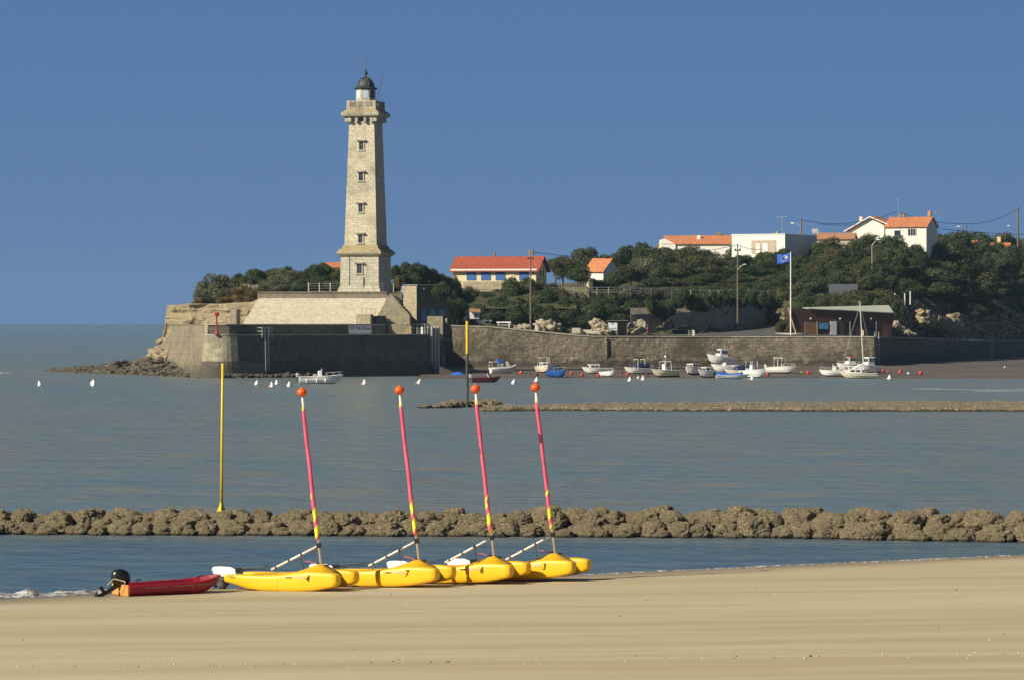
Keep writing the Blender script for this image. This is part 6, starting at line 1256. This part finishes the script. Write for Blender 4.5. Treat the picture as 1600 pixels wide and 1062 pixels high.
# ------------------------------------------------------------ beached catamarans
def boat_body():
    """one moulded body: two pontoons joined by a bridge deck with a raised mast step; x forward from the stern, y to port"""
    mb = MB(); st_x = [0.0, 0.05, 0.3, 0.8, 1.4, 2.0, 2.6, 3.1, 3.5, 3.85, 3.97, 4.02]
    top = [0.47, 0.49, 0.50, 0.50, 0.50, 0.52, 0.60, 0.65, 0.64, 0.61, 0.585, 0.55]
    bot = [0.30, 0.25, 0.20, 0.07, 0.0, 0.0, 0.0, 0.03, 0.09, 0.16, 0.20, 0.26]
    wid = [0.10, 0.16, 0.20, 0.24, 0.26, 0.27, 0.27, 0.26, 0.24, 0.22, 0.21, 0.17]
    N = 24
    for cy in (-0.62, 0.62):
        rings = []
        for x, a, b_, w in zip(st_x, top, bot, wid):
            cz, hz_ = (a+b_)/2, (a-b_)/2; ring = []
            for i in range(N):
                t = 2*math.pi*i/N; c, s = math.cos(t), math.sin(t); e = 0.42 if s > 0 else 0.8
                ring.append((x, cy+w*math.copysign(abs(c)**0.34, c), cz+hz_*math.copysign(abs(s)**e, s)))
            rings.append(ring)
        mb.loft(rings)
    rings = []
    for x, ze, zc, zb_ in ((0.25,.40,.38,.30),(0.5,.47,.42,.26),(1.4,.49,.43,.25),(2.0,.52,.47,.26),(2.4,.58,.60,.27),(2.75,.63,.74,.3),(3.0,.65,.82,.34),(3.15,.64,.82,.40),(3.35,.62,.70,.5),(3.5,.55,.6,.54)):
        rings.append([(x,-.70,ze),(x,-.48,ze+.02),(x,-.30,lerp(ze,zc,.7)),(x,-.14,zc),(x,.14,zc),(x,.30,lerp(ze,zc,.7)),(x,.48,ze+.02),(x,.70,ze),(x,.70,zb_+.05),(x,.3,zb_),(x,-.3,zb_),(x,-.70,zb_+.05)])
    mb.loft(rings); return mb
def catamaran(idx, px, D, num, label):
    yaw = R(-25); z0 = beach_z(PX(px, D), D)
    c, s = math.cos(yaw), math.sin(yaw); mx_ = 3.08
    # mast foot at pixel px -> origin (stern) position
    xm = PX(px, D); t = thing('beach_catamaran', (xm-mx_*c, D-mx_*s, z0-0.03), yaw, label, 'catamaran', 'beached yellow catamarans')
    t.rotation_euler = (R([0.5,-0.5,0.3,0][idx]), R([-0.3,-1.2,-1.6,-2.0][idx]), yaw+R([0,1,-1,0.5][idx]))
    body = boat_body().build('hull', M['yellow'], t, smooth=True, bevel=0); 
    es = body.modifiers.new('es', 'EDGE_SPLIT'); es.split_angle = R(38)
    rake = R([6.6,6.3,5.3,5.4][idx]); ml = 5.35
    def mp(d): return (mx_ - math.sin(rake)*d, 0, 0.80+math.cos(rake)*d)
    mast = MB().tube([mp(0), mp(ml)], [0.036, 0.03], 10).build('mast', M['alu'], t, smooth=True)
    # furled sail with its own UVs
    n, k = 40, 14; rs = []; path = []
    for i in range(n+1):
        u = i/n; d = 0.78+u*(ml-0.78-0.2); r = 0.080*(1-0.25*u)*(0.85+0.25*abs(nz(u*6, idx*3.1, 0)))*(1 if 0.02 < u else .6); r *= (1-0.55*max(0, (u-.93)/.07)); p = mp(d)
        path.append((p[0]-0.02+0.006*math.sin(u*15+idx), 0.004*math.sin(u*13), p[2])); rs.append(r)
    sm = MB().tube(path, rs, k); so_ = sm.build('furled_sail', M['sail'], t, smooth=True); me = so_.data; uvl = me.uv_layers[0].data
    zmin, zmax = path[0][2], path[-1][2]
    for p in me.polygons:
        if len(p.loop_indices) != 4: continue
        angs = []
        for li in p.loop_indices:
            co = me.vertices[me.loops[li].vertex_index].co; q = (co.z-zmin)/(zmax-zmin); cx = lerp(path[0][0], path[-1][0], q); angs.append([((math.atan2(co.y, co.x-cx)/6.2832)+0.18*idx) % 1.0, q])
        mn = min(a[0] for a in angs); mxa = max(a[0] for a in angs)
        for a in angs:
            if mxa-mn > 0.5 and a[0] < 0.5: a[0] += 1.0
        for li, a in zip(p.loop_indices, angs): uvl[li].uv = a
    MB().tube([mp(ml-.32), mp(ml-.1)], [0.04, 0.045], 8).build('mast_cap', M['white'], mast)
    tp_ = mp(ml+0.1); MB().ball((tp_[0], 0, tp_[2]), 0.158, 18, 12, sz=0.86).build('float_ball', M['buoyorange'], mast, smooth=True); MB().lathe([(.04,0),(.03,.04)], 8, (tp_[0],0,tp_[2]+.13)).build('ball_cap', M['rooftan'], mast)
    j = mp(0.62)
    bm_ = MB().tube([j, (1.28, 0.05, 0.62)], [0.036, 0.034], 10).build('boom', M['alu'], t, smooth=True)
    MB().box(j, (0.12,0.1,0.15)).build('gooseneck', M['black'], bm_)
    for q in (0.36, 0.62, 0.9): p = Vector(j).lerp(Vector((1.28, 0.05, 0.62)), q); MB().tube([p+Vector((.03,0,.014)), p-Vector((.03,0,.014))], 0.043, 8).build('boom_clip', M['black'], bm_)
    a = Vector(j).lerp(Vector((1.28, 0.05, 0.62)), 0.34)
    MB().tube([a, a+Vector((0.05,0,-.25)), (2.62,0,.92), (2.95,0,.83)], 0.016, 5).build('strap', M['pinkrope'], t)
    MB().tube([a+Vector((-.05,0,0)), (2.45,0.02,.62)], 0.008, 4).tube([(0.55,0,.56),(0.2,0,.6),(1.25,0.1,.64)], .012, 4).build('sheet_line', M['blackrope'], t)
    # rudder lifted aft
    rb = MB().loft([[(x, 0.04+e, z) for x, z in ((-0.86,.60),(-0.80,.44),(-0.62,.37),(-0.30,.36),(0.02,.44),(0.04,.58),(-0.2,.67),(-0.62,.68),(-.8,.66))] for e in (-0.02, 0.02)]).build('rudder_blade', M['white'], t, bevel=0.012)
    MB().box((0.12,0.04,.57), (.22,.1,.16)).build('rudder_stock', M['black'], t)
    MB().tube([(0.1,0.04,.62),(0.95,0.1,.70),(1.15,.15,.72)], 0.018, 6).build('tiller', M['black'], t)
    sr = [(2.02+0.05*math.sin(q*1.6), -0.62-(0.272)*math.copysign(abs(math.cos(q))**.34, math.cos(q)), .26+.262*math.copysign(abs(math.sin(q))**(.42 if math.sin(q) > 0 else .8), math.sin(q))) for q in [R(a) for a in range(-85, 86, 10)]]
    MB().tube(sr, 0.004, 4).build('hull_seam', M['brownroof'], t)
    # fittings
    MB().tube([(0.22,-.885,.45),(0.45,-.9,.455)], 0.012, 5).tube([(2.3,-.912,.46),(2.52,-.912,.465)], 0.012, 5).build('grab_slot', M['darksteel'], t)
    MB().ball((3.9,-.80,.53), 0.018, 8, 5).ball((3.9,.44,.53), 0.018, 8, 5).build('bow_eye', M['darksteel'], t)
    MB().box((3.25,0,.80), (.18,.1,.05)).box((2.95,.1,.84), (.1,.1,.04)).build('deck_fitting', M['black'], t)
    text_obj('hull_number', num, 0.30, M['black'], t, (3.06, -0.893, 0.43), (R(90), R(0), R(2)), 0.006, shear=0.25, sx=0.8)
    mb = MB().tube([(2.62+i*0.021, -0.893-0.000*i, 0.46+0.025*math.sin(i*1.15)+0.0005*i) for i in range(18)], 0.009, 4).tube([(2.55, -.892, .438), (3.0, -.89, .442)], .005, 4); mb.build('hull_script', M['sign'], t)
    return t
catamaran(0, 502, 120.3, '4', 'yellow catamaran numbered 4, nearest the red dinghy')
catamaran(1, 654, 121.9, '7', 'yellow catamaran numbered 7, second from the red dinghy')
catamaran(2, 774, 123.7, '6', 'yellow catamaran numbered 6, third from the red dinghy')
catamaran(3, 868, 125.0, '3', 'yellow catamaran numbered 3, farthest from the red dinghy')

# ------------------------------------------------------------ red dinghy
Dd = 118.6
dg_ = thing('beached_dinghy', (PX(190, Dd), Dd, beach_z(PX(190, Dd), Dd)-0.02), R(27), 'red plastic dinghy with orange transom and black outboard motor at the water edge', 'dinghy')
L_, B_ = 3.25, 1.45; rings = []
for i in range(15):
    s = i/14; q = max(0, (s-.7)/.3); b_ = B_/2*(1-q**2.4*0.72); sh_ = 0.37+0.10*s+0.13*q**1.5; kz_ = 0.30*max(0, (s-.72)/.28)**1.8; x = s*L_
    rings.append([(x, -b_+.03, sh_), (x-.02*q, -b_, sh_-.07), (x-.1*q, -b_*.93, sh_*.45+kz_*.3), (x-.25*q, -b_*.78, .05+kz_), (x-.3*q, 0, kz_), (x-.25*q, b_*.78, .05+kz_), (x-.1*q, b_*.93, sh_*.45+kz_*.3), (x-.02*q, b_, sh_-.07), (x, b_-.03, sh_), (x, b_-.2, sh_-.01), (x, b_-.25, .22+kz_*.8 if s < .93 else sh_-.05), (x, -b_+.25, .22+kz_*.8 if s < .93 else sh_-.05), (x, -b_+.2, sh_-.01)])
MB().loft(rings).build('hull', M['redboat'], dg_, smooth=False, bevel=0.015)
for s in (-1, 1): MB().tube([(L_*q/10, s*(B_/2*(1-max(0,(q/10-.7)/.3)**2.4*.72)+.01), .31+.10*q/10+.13*max(0,(q/10-.7)/.3)**1.5) for q in range(1, 10)], 0.022, 6).build('rubbing_strake', M['redboat'], dg_)
for a_, b2 in ((.5,1.25),(1.4,2.1),(2.25,2.7)): MB().tube([(a_, -B_/2-.012, .27+.1*a_/L_),(b2, -B_/2*(0.985 if b2 < 2.3 else .93)-.012, .27+.1*b2/L_)], 0.009, 5).build('side_mark', M['rope'], dg_)
MB().box((-.03, 0, .21), (.07, B_*.92, .34)).build('transom', M['orange'], dg_, bevel=.02)
ob_ = MB().loft([[(-.15+cx+rx*math.cos(2*math.pi*i/16), ry*math.sin(2*math.pi*i/16), z_) for i in range(16)] for z_, cx, rx, ry in ((.48,-.06,.10,.09),(.50,.02,.24,.17),(.62,.03,.31,.20),(.76,.02,.31,.20),(.88,-.0,.26,.18),(.95,-.02,.16,.12),(.97,-.02,.05,.04))]).build('outboard_cowl', M['black'], dg_, smooth=True)
MB().tube([(-.2,0,.5),(-.55,0,.28),(-.78,0,.18)], [.09,.07,.06], 8).tube([(-.62,0,.30),(-.92,0,.12)], [.05,.03], 8).box((-.72,0,.34),(.10,.05,.26), ry=R(-40)).box((-.8,0,.12),(.3,.16,.03), ry=R(25)).build('outboard_leg', M['black'], ob_)
ob_.location = (0.10, 0, -0.12)
for k in range(3):
    a = k*2.094; MB().box((-.93, .09*math.cos(a), .16+.09*math.sin(a)), (.02,.1,.14), rx=a).build('propeller_blade', M['black'], ob_)
MB().box((-.05,0,.50),(.16,.26,.14)).build('motor_clamp', M['darksteel'], ob_)
MB().tube([(-.45,.05,.36),(-.3,-.12,.56),(-.1,-.35,.50),(-.08,-.5,.48)], .014, 5).tube([(-.07,-.5,.5),(-.09,-.42,.25),(-.09,-.2,.12),(-.09,.0,.2),(-.05,.1,.45)], .014, 5).build('rope', M['rope'], dg_)
MB().tube([(0.25,-.6,.5),(0.32,-.58,.56),(.4,-.6,.52)], .02, 5).tube([(2.3,-.5,.56),(2.5,-.42,.60),(2.6,-.3,.6)], .015, 5).build('cleat', M['black'], dg_)
o = MB().ball((0,0,.12), .16, 10, 6).ball((.12,.05,.2), .11, 8, 5).ball((.05,-.05,.32), .09, 8, 5).build('anchor_bundle', M['darksteel']); o.location = (PX(347, 122), 122.0, 0.0); tag(o, 'dark bundle of chain under the bow of the red dinghy', 'chain')
# shells and pebbles on the sand
sm_ = MB()
rr_ = random.Random(3)
for i in range(520):
    y = rr_.choice([rr_.uniform(86, 130), rr_.gauss(86.3, 0.7), rr_.gauss(86.6, 0.5)]) if i < 380 else None
    x = rr_.uniform(-19, 22)
    if y is None: y = shore(x)-abs(rr_.gauss(0, 0.25))-0.05; x = max(x, 2+rr_.random()*18); y = shore(x)-abs(rr_.gauss(0, .3))-.05
    if y > shore(x)-0.05 or y < 84: continue
    r = rr_.uniform(0.008, 0.022)*(1.6 if rr_.random() < 0.06 else 1); z = beach_z(x, y)
    sm_.box((x, y, z+r*.4), (r*2.4, r*2, r), rz=rr_.uniform(0, 3), m=0 if rr_.random() < .75 else 1, top=.6)
o = sm_.build('shells', [M['blockstone'], M['weed']], uv=False); tag(o, 'scattered shells and pebbles on the sand', 'shells', None, 'stuff')

# thin sea air
hb2 = MB().box((0, 1950, 27), (3600, 4060, 66)).build('haze', bpy.data.materials.new('haze_air'), uv=False); hb2['kind'] = 'stuff'
hm = hb2.data.materials[0]; hm.use_nodes = True; hn = hm.node_tree; hn.nodes.clear()
ho = hn.nodes.new('ShaderNodeOutputMaterial'); hv = hn.nodes.new('ShaderNodeVolumePrincipled'); hv.inputs['Density'].default_value = 0.00005; hv.inputs['Color'].default_value = (0.50, 0.74, 1.0, 1); hv.inputs['Anisotropy'].default_value = 0.0
hn.links.new(hv.outputs[0], ho.inputs['Volume'])
